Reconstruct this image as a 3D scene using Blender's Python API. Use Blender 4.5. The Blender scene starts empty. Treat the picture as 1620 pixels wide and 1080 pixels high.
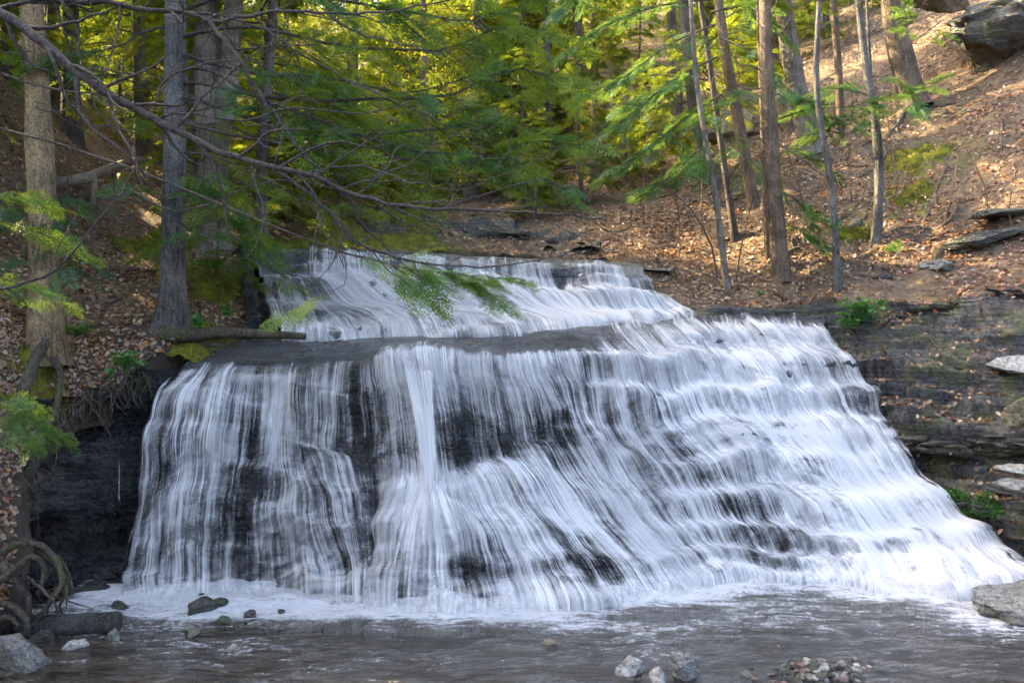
import bpy, math, numpy as np
from mathutils import Vector
# ------------------------------------------------------------------ camera, world, sun, exposure
SC = bpy.context.scene
COL = SC.collection
F, CH = 1300.0, 2.6                       # focal length in photo pixels, camera height above the pool
cam = bpy.data.cameras.new('camera'); cam.lens = 36*F/1620; cam.sensor_width = 36
cam.clip_start = .05; cam.clip_end = 600
camo = bpy.data.objects.new('camera', cam); COL.objects.link(camo)
camo.location = (0, 0, CH); camo.rotation_euler = (math.radians(90), 0, 0); SC.camera = camo
TOSUN = np.array([-.80, .42, .78]); TOSUN /= np.linalg.norm(TOSUN)
ELEV = math.asin(TOSUN[2]); AZ = math.atan2(TOSUN[0], TOSUN[1])
world = bpy.data.worlds.new('World'); SC.world = world; world.use_nodes = True
wn = world.node_tree.nodes; wl = world.node_tree.links
sky = wn.new('ShaderNodeTexSky'); sky.sky_type = 'NISHITA'; sky.sun_disc = False
sky.sun_elevation = ELEV; sky.sun_rotation = AZ; sky.air_density = .75; sky.dust_density = 5.0; sky.ozone_density = 0.
wl.new(sky.outputs[0], wn['Background'].inputs[0]); wn['Background'].inputs[1].default_value = .15
sun = bpy.data.lights.new('sun', 'SUN'); sun.energy = 3.7; sun.angle = math.radians(.6); sun.color = (1, .79, .46)
suno = bpy.data.objects.new('sun', sun); COL.objects.link(suno)
suno.rotation_euler = Vector(-TOSUN).to_track_quat('-Z', 'Y').to_euler(); suno.location = (-20, 10, 30)
SC.view_settings.view_transform = 'Standard'; SC.view_settings.look = 'None'
SC.view_settings.exposure = 3.1; SC.view_settings.gamma = 1.0
SC.render.engine = 'CYCLES'
cy = SC.cycles; cy.max_bounces = 5; cy.diffuse_bounces = 2; cy.adaptive_threshold = .015; cy.glossy_bounces = 2; cy.transmission_bounces = 3
cy.transparent_max_bounces = 20; cy.use_denoising = True; cy.denoising_prefilter = 'FAST'; cy.caustics_reflective = False; cy.caustics_refractive = False

# ------------------------------------------------------------------ helpers
rng = np.random.default_rng(11)
def P(px, py, Y): return np.array([(px-810)/F*Y, Y, CH-(py-540)/F*Y], float)
def PL(pts): return np.array([P(*p) for p in pts])
def nrm(v): return v/np.maximum(np.linalg.norm(v, axis=-1, keepdims=True), 1e-9)
def hsh(i, j, k, seed):
    n = (i.astype(np.int64)*374761393 + j.astype(np.int64)*668265263 + k.astype(np.int64)*2147483647 + seed*974634777) & 0xffffffff
    n = ((n ^ (n >> 13))*1274126177) & 0xffffffff
    n = ((n ^ (n >> 16))*2246822519) & 0xffffffff
    return ((n ^ (n >> 15)) & 0xffffff)/float(0xffffff)
def vn(p, seed=0):                        # value noise -1..1
    p = np.asarray(p, float); i = np.floor(p).astype(np.int64); f = p-i; f = f*f*(3-2*f)
    r = 0
    for a in (0, 1):
        for b in (0, 1):
            for c in (0, 1):
                w = (f[..., 0] if a else 1-f[..., 0])*(f[..., 1] if b else 1-f[..., 1])*(f[..., 2] if c else 1-f[..., 2])
                r = r + w*hsh(i[..., 0]+a, i[..., 1]+b, i[..., 2]+c, seed)
    return r*2-1
def fbm(p, o=4, seed=0, g=.5):
    p = np.asarray(p, float); r = 0; a = 1
    for k in range(o): r = r + a*vn(p*(2.03**k)+k*7.3, seed+k); a *= g
    return r
def xyz(x, y, z=0): return np.stack(np.broadcast_arrays(np.asarray(x, float), np.asarray(y, float), np.asarray(z, float)), -1)
def sstep(a, b, x): t = np.clip((x-a)/(b-a), 0, 1); return t*t*(3-2*t)
def crom(C, n, axis):                     # Catmull-Rom resampling of a control grid along one axis
    C = np.moveaxis(np.asarray(C, float), axis, 0); m = len(C)
    t = np.linspace(0, m-1, n); i = np.minimum(t.astype(int), m-2); f = (t-i).reshape((-1,)+(1,)*(C.ndim-1))
    p0 = C[np.maximum(i-1, 0)]; p1 = C[i]; p2 = C[i+1]; p3 = C[np.minimum(i+2, m-1)]
    r = .5*((2*p1)+(p2-p0)*f+(2*p0-5*p1+4*p2-p3)*f*f+(3*p1-p0-3*p2+p3)*f**3)
    return np.moveaxis(r, 0, axis)
def lin(C, n, axis):
    C = np.moveaxis(np.asarray(C, float), axis, 0); m = len(C)
    t = np.linspace(0, m-1, n); i = np.minimum(t.astype(int), m-2); f = (t-i).reshape((-1,)+(1,)*(C.ndim-1))
    return np.moveaxis(C[i]*(1-f)+C[i+1]*f, 0, axis)
def gridfaces(a, b):
    i = np.arange(a-1)[:, None]*b+np.arange(b-1)[None]; i = i.ravel()
    return np.stack([i, i+b, i+b+1, i+1], 1)
def gridnorm(V):
    return nrm(np.cross(np.gradient(V, axis=0), np.gradient(V, axis=1)))
def gauss(A, s, axis):
    k = np.arange(-int(3*s)-1, int(3*s)+2); w = np.exp(-k**2/(2*s*s)); w /= w.sum()
    pad = [(0, 0)]*A.ndim; pad[axis] = (len(k)//2, len(k)//2); B = np.pad(A, pad, mode='edge')
    return sum(w[j]*np.take(B, np.arange(j, j+A.shape[axis]), axis=axis) for j in range(len(k)))

class Geo:
    def __init__(s): s.v = []; s.f = []; s.n = 0; s.a = {}
    def add(s, v, f, **at):
        v = np.asarray(v, float).reshape(-1, 3)
        s.v.append(v); s.f.append(np.asarray(f, np.int64)+s.n); s.n += len(v)
        for k, x in at.items():
            x = np.asarray(x, float)
            s.a.setdefault(k, []).append(np.broadcast_to(x, (len(v),)+x.shape[1:] if x.ndim else (len(v),)))
        return s
    def mesh(s, name, mat, uv=None, smooth=True, off=(0, 0, 0)):
        me = bpy.data.meshes.new(name)
        V = np.concatenate(s.v)-np.asarray(off, float)
        me.vertices.add(len(V)); me.vertices.foreach_set('co', V.ravel().astype(np.float32))
        lv = np.concatenate([f.ravel() for f in s.f]); tot = np.concatenate([np.full(len(f), f.shape[1]) for f in s.f])
        me.loops.add(len(lv)); me.loops.foreach_set('vertex_index', lv.astype(np.int32))
        me.polygons.add(len(tot)); st = np.concatenate([[0], np.cumsum(tot)[:-1]])
        me.polygons.foreach_set('loop_start', st.astype(np.int32)); me.polygons.foreach_set('loop_total', tot.astype(np.int32))
        me.update(calc_edges=True)
        if smooth: me.polygons.foreach_set('use_smooth', np.ones(len(tot), bool))
        for k, x in s.a.items():
            x = np.concatenate(x)
            if x.ndim == 1:
                at = me.attributes.new(k, 'FLOAT', 'POINT'); at.data.foreach_set('value', x.astype(np.float32))
            else:
                at = me.attributes.new(k, 'FLOAT_COLOR', 'POINT')
                c = np.ones((len(x), 4)); c[:, :x.shape[1]] = x; at.data.foreach_set('color', c.ravel().astype(np.float32))
        if uv is not None:
            L = me.uv_layers.new(name='UVMap'); L.data.foreach_set('uv', np.asarray(uv)[lv].ravel().astype(np.float32))
        me.materials.append(mat); me.validate()
        return me
def obj(name, me, parent=None, loc=None):
    o = bpy.data.objects.new(name, me); COL.objects.link(o)
    if parent: o.parent = parent
    if loc is not None: o.location = loc
    return o
def tag(o, label=None, cat=None, group=None, kind=None):
    if label: o['label'] = label
    if cat: o['category'] = cat
    if group: o['group'] = group
    if kind: o['kind'] = kind
    return o
def thing(name, loc, label, cat, group=None):
    o = bpy.data.objects.new(name, None); COL.objects.link(o); o.location = loc; o.empty_display_size = .2
    return tag(o, label, cat, group)

def tube(path, rad, k=8, cap=True):
    path = np.asarray(path, float); n = len(path); rad = np.broadcast_to(np.asarray(rad, float), (n,))
    T = nrm(np.gradient(path, axis=0)); ref = np.array([.31, -.83, .46])
    m = np.abs(nrm(path[-1:]-path[:1])[0]); ref = np.eye(3)[np.argmin(m)]
    A = nrm(np.cross(T, ref)); B = np.cross(T, A); th = np.arange(k)*2*np.pi/k
    V = path[:, None]+rad[:, None, None]*(np.cos(th)[None, :, None]*A[:, None]+np.sin(th)[None, :, None]*B[:, None])
    i = (np.arange(n-1)[:, None]*k+np.arange(k)[None]); j = (np.arange(n-1)[:, None]*k+(np.arange(k)+1)[None] % k)
    fq = np.stack([i.ravel(), j.ravel(), j.ravel()+k, i.ravel()+k], 1)
    return V.reshape(-1, 3), fq
def spline(pts, n): return crom(np.asarray(pts, float), n, 0)

# ------------------------------------------------------------------ materials
def new_mat(name):
    m = bpy.data.materials.new(name); m.use_nodes = True; nt = m.node_tree; nt.nodes.clear()
    o = nt.nodes.new('ShaderNodeOutputMaterial'); return m, nt, o
class N:                                   # terse node graph writer
    def __init__(s, nt): s.nt = nt
    def __call__(s, t, *ins, out=0, **props):
        n = s.nt.nodes.new('ShaderNode'+t)
        for k, v in props.items():
            if not k.startswith('i_'): setattr(n, k, v)
        for k, v in enumerate(ins):
            if v is not None: s.set(n.inputs[k], v)
        for k, v in props.items():
            if k.startswith('i_'): s.set(n.inputs[k[2:].replace('_', ' ')], v)
        return n if out is None else n.outputs[out]
    def set(s, i, v):
        if isinstance(v, bpy.types.NodeSocket): s.nt.links.new(v, i)
        else:
            if isinstance(v, tuple) and len(v) == 3 and i.type == 'RGBA': v = v+(1,)
            i.default_value = v
    def math(s, op, a, b=0., c=0., clamp=False):
        n = s.nt.nodes.new('ShaderNodeMath'); n.operation = op; n.use_clamp = clamp
        for k, v in enumerate((a, b, c)): s.set(n.inputs[k], v)
        return n.outputs[0]
    def mix(s, f, a, b, bt='MIX'):
        n = s.nt.nodes.new('ShaderNodeMix'); n.data_type = 'RGBA'; n.blend_type = bt
        s.set(n.inputs[0], f); s.set(n.inputs[6], a); s.set(n.inputs[7], b); return n.outputs[2]
    def ramp(s, f, lo, hi, a=0., b=1., smooth=True):
        n = s.nt.nodes.new('ShaderNodeMapRange'); n.interpolation_type = 'SMOOTHSTEP' if smooth else 'LINEAR'
        for k, v in enumerate((f, lo, hi, a, b)): s.set(n.inputs[k], v)
        return n.outputs[0]
    def noise(s, vec, scale, detail=4., rough=.55, dist=0.):
        n = s.nt.nodes.new('ShaderNodeTexNoise'); s.set(n.inputs['Vector'], vec); n.inputs['Scale'].default_value = scale
        n.inputs['Detail'].default_value = detail; n.inputs['Roughness'].default_value = rough; n.inputs['Distortion'].default_value = dist
        return n.outputs[0]
    def mapv(s, vec, sc): return s('Mapping', vec, i_Scale=sc)
    def pos(s): return s('NewGeometry', out=0)
    def attr(s, n, o='Fac'):
        a = s.nt.nodes.new('ShaderNodeAttribute'); a.attribute_name = n; return a.outputs[o]
    def bump(s, h, dist, st=1.): return s('Bump', i_Height=h, i_Distance=dist, i_Strength=st)
    def out(s, o, sh): s.nt.links.new(sh, o.inputs[0])
def principled(g, **k):
    return g('BsdfPrincipled', **{'i_'+a: v for a, v in k.items()})

def mat_bark(name, c1, c2, moss=.25, pale=0., sc=1.):
    m, nt, o = new_mat(name); g = N(nt); p = g.pos()
    st = g.noise(g.mapv(p, (26*sc, 26*sc, 3.2*sc)), 1., 5., .65, .6); lg = g.noise(p, 2.2, 4.); fi = g.noise(p, 40., 3.)
    ridge = g.ramp(st, .35, .62)
    c = g.mix(ridge, c1, c2); c = g.mix(g.ramp(lg, .38, .7), c, tuple(x*1.5 for x in c2))
    if pale: c = g.mix(g.math('MULTIPLY', g.ramp(g.noise(p, 5., 4., .6), .48, .58), pale), c, (.34, .33, .29))
    n = g('NewGeometry', out=None)
    mo = g.math('MULTIPLY', g.ramp(g.noise(p, 3.1, 5., .6), .5, .68), moss)
    c = g.mix(mo, c, (.09, .10, .018))
    c = g.mix(g.ramp(fi, .42, .66, .0, .55), c, tuple(x*.5 for x in c1))
    h = g.math('ADD', g.math('MULTIPLY', st, 1.), g.math('MULTIPLY', fi, .45))
    g.out(o, principled(g, Base_Color=c, Roughness=.9, Normal=g.bump(h, .09)))
    return m
M = {}
M['bark'] = mat_bark('hemlock_bark', (.045, .036, .03), (.15, .125, .105), .25)
M['bark_grey'] = mat_bark('grey_bark', (.045, .042, .038), (.165, .152, .135), .2)
M['bark_pale'] = mat_bark('mottled_bark', (.09, .075, .055), (.23, .195, .15), .25, .35, .8)
M['bark_dead'] = mat_bark('weathered_wood', (.10, .065, .03), (.34, .24, .125), .15, 0, 1.1)
M['bark_warm'] = mat_bark('brown_bark', (.085, .058, .036), (.22, .155, .10), .2)
M['twig'] = mat_bark('twig_bark', (.03, .024, .02), (.115, .092, .076), .08, 0, 2.)
M['log'] = mat_bark('wet_log_bark', (.012, .012, .012), (.065, .06, .055), .3)
M['root'] = mat_bark('mossy_root', (.035, .028, .018), (.12, .095, .06), .75)
M['rail'] = mat_bark('weathered_rail', (.26, .21, .15), (.42, .34, .25), .0)

def mat_leaf(name, a, b, c, trans=.45):
    m, nt, o = new_mat(name); g = N(nt); t = g.attr('tint'); p = g.pos()
    t2 = g.math('ADD', t, g.math('MULTIPLY', g.math('SUBTRACT', g.noise(p, .6, 2.), .5), .7))
    col = g.mix(g.ramp(t2, .0, .55), a, b); col = g.mix(g.ramp(t2, .55, 1.1), col, c)
    d = g('BsdfDiffuse', col); tr = g('BsdfTranslucent', g.mix(.5, col, tuple(x*1.35 for x in c)))
    gl = g('BsdfGlossy', (.5, .5, .5), .45)
    s = g('MixShader', trans, d, tr); s = g('MixShader', .05, s, gl)
    g.out(o, s); return m
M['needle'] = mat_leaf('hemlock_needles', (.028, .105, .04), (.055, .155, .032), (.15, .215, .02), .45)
M['needle_far'] = mat_leaf('hemlock_needles_painted_sun', (.045, .12, .024), (.10, .18, .02), (.23, .25, .014), .62)  # lighter, yellower copy of the hemlock needles: sunlight put into the colour
M['sunglow'] = mat_leaf('painted_sunglow_leaves', (.12, .19, .014), (.22, .25, .016), (.36, .32, .014), .65)  # yellow leaf colour stands in for backlit hemlock glow
M['herb'] = mat_leaf('fresh_herb_leaves', (.05, .14, .03), (.07, .19, .03), (.13, .25, .035), .35)

def mat_litter():
    m, nt, o = new_mat('dry_leaves'); g = N(nt); c = g.attr('Col', 'Color')
    d = g('BsdfDiffuse', c); t = g('BsdfTranslucent', c); s = g('MixShader', .25, d, t)
    s = g('MixShader', .06, s, g('BsdfGlossy', (.6, .6, .6), .35)); g.out(o, s); return m
M['litter'] = mat_litter()

def mat_ground():
    m, nt, o = new_mat('forest_floor'); g = N(nt); p = g.pos()
    a = g.noise(p, 1.1, 6., .62); b = g.noise(p, 9., 5., .65); l = g('TexVoronoi', p, i_Scale=17., out=1)
    lv = g('SeparateColor', l, out=0)
    c = g.mix(g.ramp(a, .35, .68), (.05, .029, .015), (.155, .10, .052))
    c = g.mix(g.ramp(b, .4, .68), c, (.085, .055, .033))
    leaf = g.mix(g.ramp(lv, .3, .75), (.10, .056, .026), (.25, .18, .105))
    far = g('SeparateXYZ', p, out=1)
    c = g.mix(g.math('MULTIPLY', g.ramp(lv, .35, .55), g.ramp(far, 14., 26., .25, .85)), c, leaf)
    c = g.mix(g.math('MULTIPLY', g.ramp(g.noise(p, 5., 4.), .42, .6), g.attr('moss')), c, (.13, .135, .016))
    c = g.mix(g.attr('wet'), c, g.mix(.75, c, (.02, .018, .015)))
    h = g.math('ADD', b, g.math('MULTIPLY', lv, .5))
    g.out(o, principled(g, Base_Color=c, Roughness=.9, Normal=g.bump(h, .05))); return m
M['ground'] = mat_ground()

def mat_rock(name, c1, c2, c3, rough=(.25, .6), moss=0., strata=1., mosscol=(.07, .09, .015), spec=.5, worn=None, bd=.09):
    m, nt, o = new_mat(name); g = N(nt); p = g.pos()
    w = g('VectorMath', p, g.math('MULTIPLY', g.noise(p, 1.3, 3.), .0), operation='ADD') if 0 else p
    st = g.noise(g.mapv(p, (1.6, 1.6, 26.)), 1., 6., .65, .8); big = g.noise(p, .9, 5., .6); fi = g.noise(p, 22., 5., .65)
    c = g.mix(g.ramp(st, .35, .65), c1, c2); c = g.mix(g.ramp(big, .45, .72), c, c3)
    c = g.mix(g.ramp(fi, .45, .62, 0., .8), c, tuple(x*.4 for x in c1)); c = g.mix(g.ramp(g.noise(p, 70., 3., .6), .52, .7, 0., .45), c, tuple(min(x*1.9, .7) for x in c3))
    if worn: c = g.mix(g.ramp(g.math('ADD', g.attr('t'), g.math('MULTIPLY', g.noise(p, 4., 3.), .03)), .225, .255, 1., 0.), c, g.mix(g.ramp(g.noise(g.mapv(p, (3., 9., 9.)), 1., 5., .6), .35, .65), worn, tuple(x*1.75 for x in worn)))
    if moss: c = g.mix(g.math('MULTIPLY', g.ramp(g.noise(p, 2.4, 5., .6), .46, .62), moss), c, mosscol)
    r = g.ramp(g.noise(p, 3., 4.), .35, .65, rough[0], rough[1])
    h = g.math('ADD', g.math('MULTIPLY', st, strata), g.math('MULTIPLY', fi, .5))
    g.out(o, principled(g, Base_Color=c, Roughness=r, Specular_IOR_Level=spec, Normal=g.bump(h, bd))); return m
M['wet'] = mat_rock('wet_dark_shale', (.018, .018, .02), (.05, .05, .052), (.085, .08, .075), (.08, .30), worn=(.042, .042, .042), bd=.12)
M['shelf'] = mat_rock('wet_shelf_rock', (.045, .045, .048), (.10, .10, .105), (.13, .128, .12), (.2, .45), 0, .35)
M['black'] = mat_rock('black_wet_shale', (.018, .019, .021), (.062, .065, .07), (.10, .10, .10), (.10, .3), .15, 1., (.03, .045, .02), bd=.2)
M['wall'] = mat_rock('damp_grey_shale', (.026, .026, .027), (.075, .071, .068), (.12, .108, .085), (.2, .45), .45, 1., (.105, .11, .022))
M['dry'] = mat_rock('tan_sandstone', (.15, .115, .07), (.30, .235, .15), (.36, .30, .21), (.7, .9), .4, 1., (.12, .12, .025))
M['boulder'] = mat_rock('grey_boulder', (.10, .095, .08), (.22, .21, .18), (.33, .32, .28), (.5, .8), .35, .4, (.10, .10, .03))
M['pale'] = mat_rock('pale_stone', (.24, .21, .16), (.42, .39, .33), (.5, .47, .42), (.55, .8), .1, .4)
M['red'] = mat_rock('reddish_pebble', (.14, .07, .05), (.26, .15, .11), (.3, .22, .18), (.3, .6), 0, .4)
M['darkstone'] = mat_rock('dark_wet_stone', (.02, .02, .018), (.06, .058, .05), (.09, .085, .06), (.2, .45), .3, .4)
def mat_moss():
    m, nt, o = new_mat('moss'); g = N(nt); p = g.pos()
    c = g.mix(g.ramp(g.noise(p, 6., 5.), .3, .62), (.06, .075, .008), (.21, .20, .010))
    g.out(o, principled(g, Base_Color=c, Roughness=1., Normal=g.bump(g.noise(p, 60., 4., .7), .03))); return m
M['moss'] = mat_moss()
def mat_bed():
    m, nt, o = new_mat('pebble_bed'); g = N(nt); p = g.pos()
    v = g('TexVoronoi', p, i_Scale=9., out=None); cc = g('SeparateColor', v.outputs[1], out=0)
    c = g.mix(g.ramp(cc, .2, .8), (.06, .043, .027), (.17, .12, .07)); c = g.mix(g.ramp(g.noise(p, 1.3, 4.), .4, .66), c, (.17, .105, .04))
    c = g.mix(g.ramp(v.outputs[0], .0, .5, 1., 0.), g.mix(.6, c, (.03, .025, .02)), c)
    g.out(o, principled(g, Base_Color=c, Roughness=.8)); return m
M['bed'] = mat_bed()

def mat_fall(name, su=1., lo=-.22, hi=.46, soft=.86):
    m, nt, o = new_mat(name); g = N(nt); uv = g('TexCoord', out=2); d = g.attr('dens'); p = g.pos()
    tb = g.attr('turb'); wv = g('TexNoise', g.mapv(uv, (2.6, 2.2, 1)), i_Scale=1., i_Detail=3., out=1)
    off = g('VectorMath', g('VectorMath', wv, (.5, .5, .5), operation='SUBTRACT'), g.math('MULTIPLY', tb, .32), operation='SCALE', out=None)
    g.set(off.inputs['Scale'], g.math('MULTIPLY', tb, .13)); uv = g('VectorMath', uv, off.outputs[0], operation='ADD')
    n0 = g.noise(g.mapv(uv, (4*su, .4, 1)), 1., 1., .5, 0.)
    n1 = g.noise(g.mapv(uv, (15*su, .6, 1)), 1., 2., .55, .2)
    n2 = g.noise(g.mapv(uv, (58*su, 1.2, 1)), 1., 2., .6, 0.)
    pa = g.noise(g.mapv(uv, (3.2*su, 2.2, 1)), 1., 4., .62, .7)
    gp = g.noise(g.mapv(uv, (8*su, 10., 1)), 1., 3., .6, .5)
    def c5(n, k): return g.math('MULTIPLY', g.math('SUBTRACT', n, .5), k)
    x = g.math('MULTIPLY', g.math('SUBTRACT', d, .47), 1.05)
    for t_ in (c5(n0, g.math('MULTIPLY_ADD', tb, -.75, 1.15)), c5(n1, g.math('MULTIPLY_ADD', tb, -.35, .95)), c5(n2, g.math('MULTIPLY_ADD', tb, -.40, .75)), c5(pa, g.math('MULTIPLY_ADD', tb, .75, .45)), c5(gp, g.math('MULTIPLY_ADD', tb, .65, .25))):
        x = g.math('ADD', x, t_)
    a = g.math('MULTIPLY', g.ramp(x, g.math('MULTIPLY_ADD', tb, -.06, lo), g.math('MULTIPLY_ADD', tb, .10, hi)), soft)
    a = g.math('MULTIPLY', a, g.ramp(d, .02, .12))
    c = g.mix(g.ramp(n2, .3, .7), (.55, .545, .53), (.76, .75, .72))
    df = g('BsdfDiffuse', c); tr = g('BsdfTranslucent', c)
    w = g('MixShader', .3, df, tr)
    g.out(o, g('MixShader', a, g('BsdfTransparent'), w)); return m
M['fall'] = mat_fall('falling_water')
M['fall2'] = mat_fall('falling_water_strands', 1.35, .02, .46, .97)

def mat_pool():
    m, nt, o = new_mat('stream_water'); g = N(nt); p = g.pos(); f = g.attr('foam')
    n1 = g.noise(g.mapv(p, (1.6, 4.5, 1)), 1., 5., .6, .8); n2 = g.noise(g.mapv(p, (5., 13., 1)), 1., 5., .65, .6)
    n3 = g.noise(p, 22., 4., .6, .4)
    st = g.noise(g.mapv(p, (2.2, 7., 1)), 1., 5., .6, 1.6)
    x = g.math('ADD', f, g.math('MULTIPLY', g.math('SUBTRACT', g.math('ADD', g.math('MULTIPLY', st, .65), g.math('MULTIPLY', n3, .35)), .5), 2.6))
    a = g.math('MULTIPLY', g.ramp(x, .25, .95), .97)
    h = g.math('ADD', g.math('MULTIPLY', n1, .8), g.math('MULTIPLY', n2, .45))
    bm = g.bump(h, .10, .8)
    fr = g('Fresnel', 1.33, bm); fr = g.math('MULTIPLY_ADD', fr, 1.15, .05, clamp=True)
    body = g('MixShader', .35, g('BsdfTransparent', (.64, .57, .46)), g('BsdfDiffuse', (.042, .038, .031)))
    w = g('MixShader', fr, body, g('BsdfGlossy', (.92, .90, .86), .10, i_Normal=bm))
    foam = g('MixShader', .25, g('BsdfDiffuse', (.72, .72, .71), i_Normal=g.bump(g.math('ADD', st, n3), .05)), g('BsdfTranslucent', (.8, .82, .85)))
    g.out(o, g('MixShader', a, w, foam)); return m
M['pool'] = mat_pool()
def mat_film():
    m, nt, o = new_mat('thin_flowing_water'); g = N(nt); p = g.pos()
    n1 = g.noise(g.mapv(p, (8., 3., 3)), 1., 4.); bm = g.bump(n1, .02, .5)
    fr = g.math('MULTIPLY_ADD', g('Fresnel', 1.33, bm), 1., .02, clamp=True)
    g.out(o, g('MixShader', fr, g('BsdfTransparent', (.8, .76, .68)), g('BsdfGlossy', (.9, .9, .9), .15, i_Normal=bm))); return m
M['film'] = mat_film()

# ------------------------------------------------------------------ terrain
CP = []
for q in [  # left bank
    (300,600,9.3),(230,600,9.2),(135,622,8.95),(62,680,8.55),(0,690,8.3),(-20,800,7.9),(10,880,7.8),(40,970,7.5),(0,990,7.0),(100,1015,7.1),
    (270,522,10),(180,520,9.8),(60,555,9.),(0,545,8.8),(120,440,10.8),(200,450,11),(340,480,11.2),(150,380,13),(40,420,11),(0,300,11),(0,190,12.5),
    (100,330,13.5),(60,250,13.5),(250,268,19),(205,300,16),(300,420,12.5),(375,405,12.8),(330,385,13.2),(400,385,14),(130,215,17),
    # right bank
    (1080,497,11.9),(1200,495,11.9),(1320,492,11.9),(1155,450,12.8),(1240,440,13),(1320,468,12.3),(1385,388,13.5),(1450,425,12.5),(1600,450,11.2),
    (1550,360,12.6),(1620,340,12.4),(1620,200,14.5),(1500,190,16),(1440,165,17),(1300,310,15.2),(1280,250,17),(1330,230,17.5),(1060,470,12.6),(1000,405,13.4),
    (950,390,14.6),(1100,330,16),(900,345,17),(1000,290,19),(1200,150,22),(1100,200,21),(1380,480,11.8),
    # behind the falls
    (620,290,22),(850,270,22),(800,60,40),(500,250,25),(400,250,28),(700,150,32),(1000,100,30),(1300,50,27),(1400,30,23),(1560,70,18),
    (700,372,15.6),(600,375,15.4),(500,380,15.2),(820,368,15.8)]: CP.append(P(*q))
CP += [np.array(v, float) for v in [(-3.9,14.0,3.7),(-1,14.2,3.7),(1,14.0,3.7),(-6.0,6.0,.9),(-5.2,5.0,.5),(-8,6,3.2),(-9,9,6.0),(-12,11,9.5),(-16,12,13),(-13,17,11),(-20,20,17),(-9.5,22,8.5),
    (-9,35,9.5),(-14,45,12),(-22,40,17),(-18,4,9),(-30,12,21),(0,60,24),(0,100,44),(30,60,34),(40,30,30),(-20,70,22),(-45,60,34),(-40,30,26),(60,100,52),(-60,100,50),(0,125,50),(-80,20,40),(80,20,50),
    (13,12,8.2),(20,14,14),(32,15,22),(14,8.5,5.5),(20,5,8),(9.5,10,3.2),(-30,0,14),(30,0,12),(22,22,17),(80,60,52),(-80,60,45)]]
CP = np.array(CP)
def _rbf_fit():
    d = np.linalg.norm(CP[:, None, :2]-CP[None, :, :2], axis=-1); n = len(CP)
    A = np.zeros((n+3, n+3)); A[:n, :n] = d+np.eye(n)*-.02; A[:n, n] = 1; A[:n, n+1:] = CP[:, :2]; A[n:, :n] = A[:n, n:].T
    return np.linalg.solve(A, np.concatenate([CP[:, 2], np.zeros(3)]))
RW = _rbf_fit()
def ground(x, y, detail=True):
    x = np.asarray(x, float); y = np.asarray(y, float); sh = x.shape; x = x.ravel(); y = y.ravel(); z = np.empty(len(x))
    for s in range(0, len(x), 20000):
        xx = x[s:s+20000]; yy = y[s:s+20000]
        z[s:s+20000] = np.hypot(xx[:, None]-CP[None, :, 0], yy[:, None]-CP[None, :, 1])@RW[:-3]+RW[-3]+RW[-2]*xx+RW[-1]*yy
    if detail:
        p = xyz(x, y); amp = np.clip((y-6)/30, .25, 1.6)
        z = z+.045*sstep(24, 12, y)*fbm(p*3.4, 3, 15)+.10*fbm(p*.9, 4, 3)+.16*amp*fbm(p*.33, 3, 9)
        z = z+sstep(2.5, 5., x)*sstep(30, 18, y)*(.16*fbm(p*1.6, 3, 25)+.14*np.abs(vn(p*.8, 27)))
    return z.reshape(sh)
def on_ground(px, Y, sink=0.): x = (px-810)/F*Y; return np.array([x, Y, float(ground(x, Y))-sink])

CUT = [(-4.75,0),(-4.75,6.4),(-4.55,7.1)]+[tuple(P(*q)[:2]) for q in [(20,920,7.7),(34,770,8.3),(62,682,8.55),(135,622,8.95),(222,588,9.35),(285,572,9.8),(325,545,10.4),(396,530,10.9),
    (394,460,11.8),(388,408,12.75),(385,392,14.2),(560,385,15.0),(800,380,15.0),(960,395,14.2),(1015,418,12.9),(1045,450,12.5),(1078,498,11.95),(1320,500,11.95),(1400,492,11.5),(1640,455,10.85)]]+[(12,9.6),(25,8),(25,0)]
CUT = np.array(CUT)
def inside(x, y, poly=CUT):
    r = np.zeros(np.shape(x), bool); n = len(poly)
    for i in range(n):
        x1, y1 = poly[i]; x2, y2 = poly[(i+1) % n]
        if y1 == y2: continue
        c = ((y1 > y) != (y2 > y)) & (x < (x2-x1)*(y-y1)/(y2-y1)+x1); r ^= c
    return r
def axis(a, b, step, lo, hi, grow=1.12):
    c = list(np.arange(a, b, step)); s = step; v = a; L = []
    while v > lo: s *= grow; v -= s; L.append(v)
    s = step; v = c[-1]; R = []
    while v < hi: s *= grow; v += s; R.append(v)
    return np.array(L[::-1]+c+R)
gx = axis(-8.5, 10, .10, -90, 90); gy = axis(6.5, 19, .10, -4, 130, 1.06)
GX, GY = np.meshgrid(gx, gy, indexing='ij')
GZ = ground(GX, GY)
cut = inside(GX, GY)
behind = (GY < 5) & (np.abs(GX) < 6)
MOSS = [(P(345,410,12.4),.7,.9),(P(300,500,10.2),.45,.7),(P(1455,250,15.),.8,1.),(P(1435,300,14.),.5,1.),(P(60,575,8.8),.5,.8),(P(620,380,15.3),1.3,.9),(P(480,385,15),1.,.8),(P(1350,350,14.),.5,.6),(P(1350,345,14),.4,.7),(P(210,370,13),.6,.8),(P(1470,175,16.6),.6,.5)]
mo = np.zeros_like(GX)
for c, r, w in MOSS: mo = np.maximum(mo, w*np.exp(-((GX-c[0])**2+(GY-c[1])**2)/(r*r)))
wet = sstep(.9, 1.6, 1-0*GX)*0+np.where((GX < -3.5) & (GY < 8.6), sstep(1.6, .5, GZ), 0)
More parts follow.
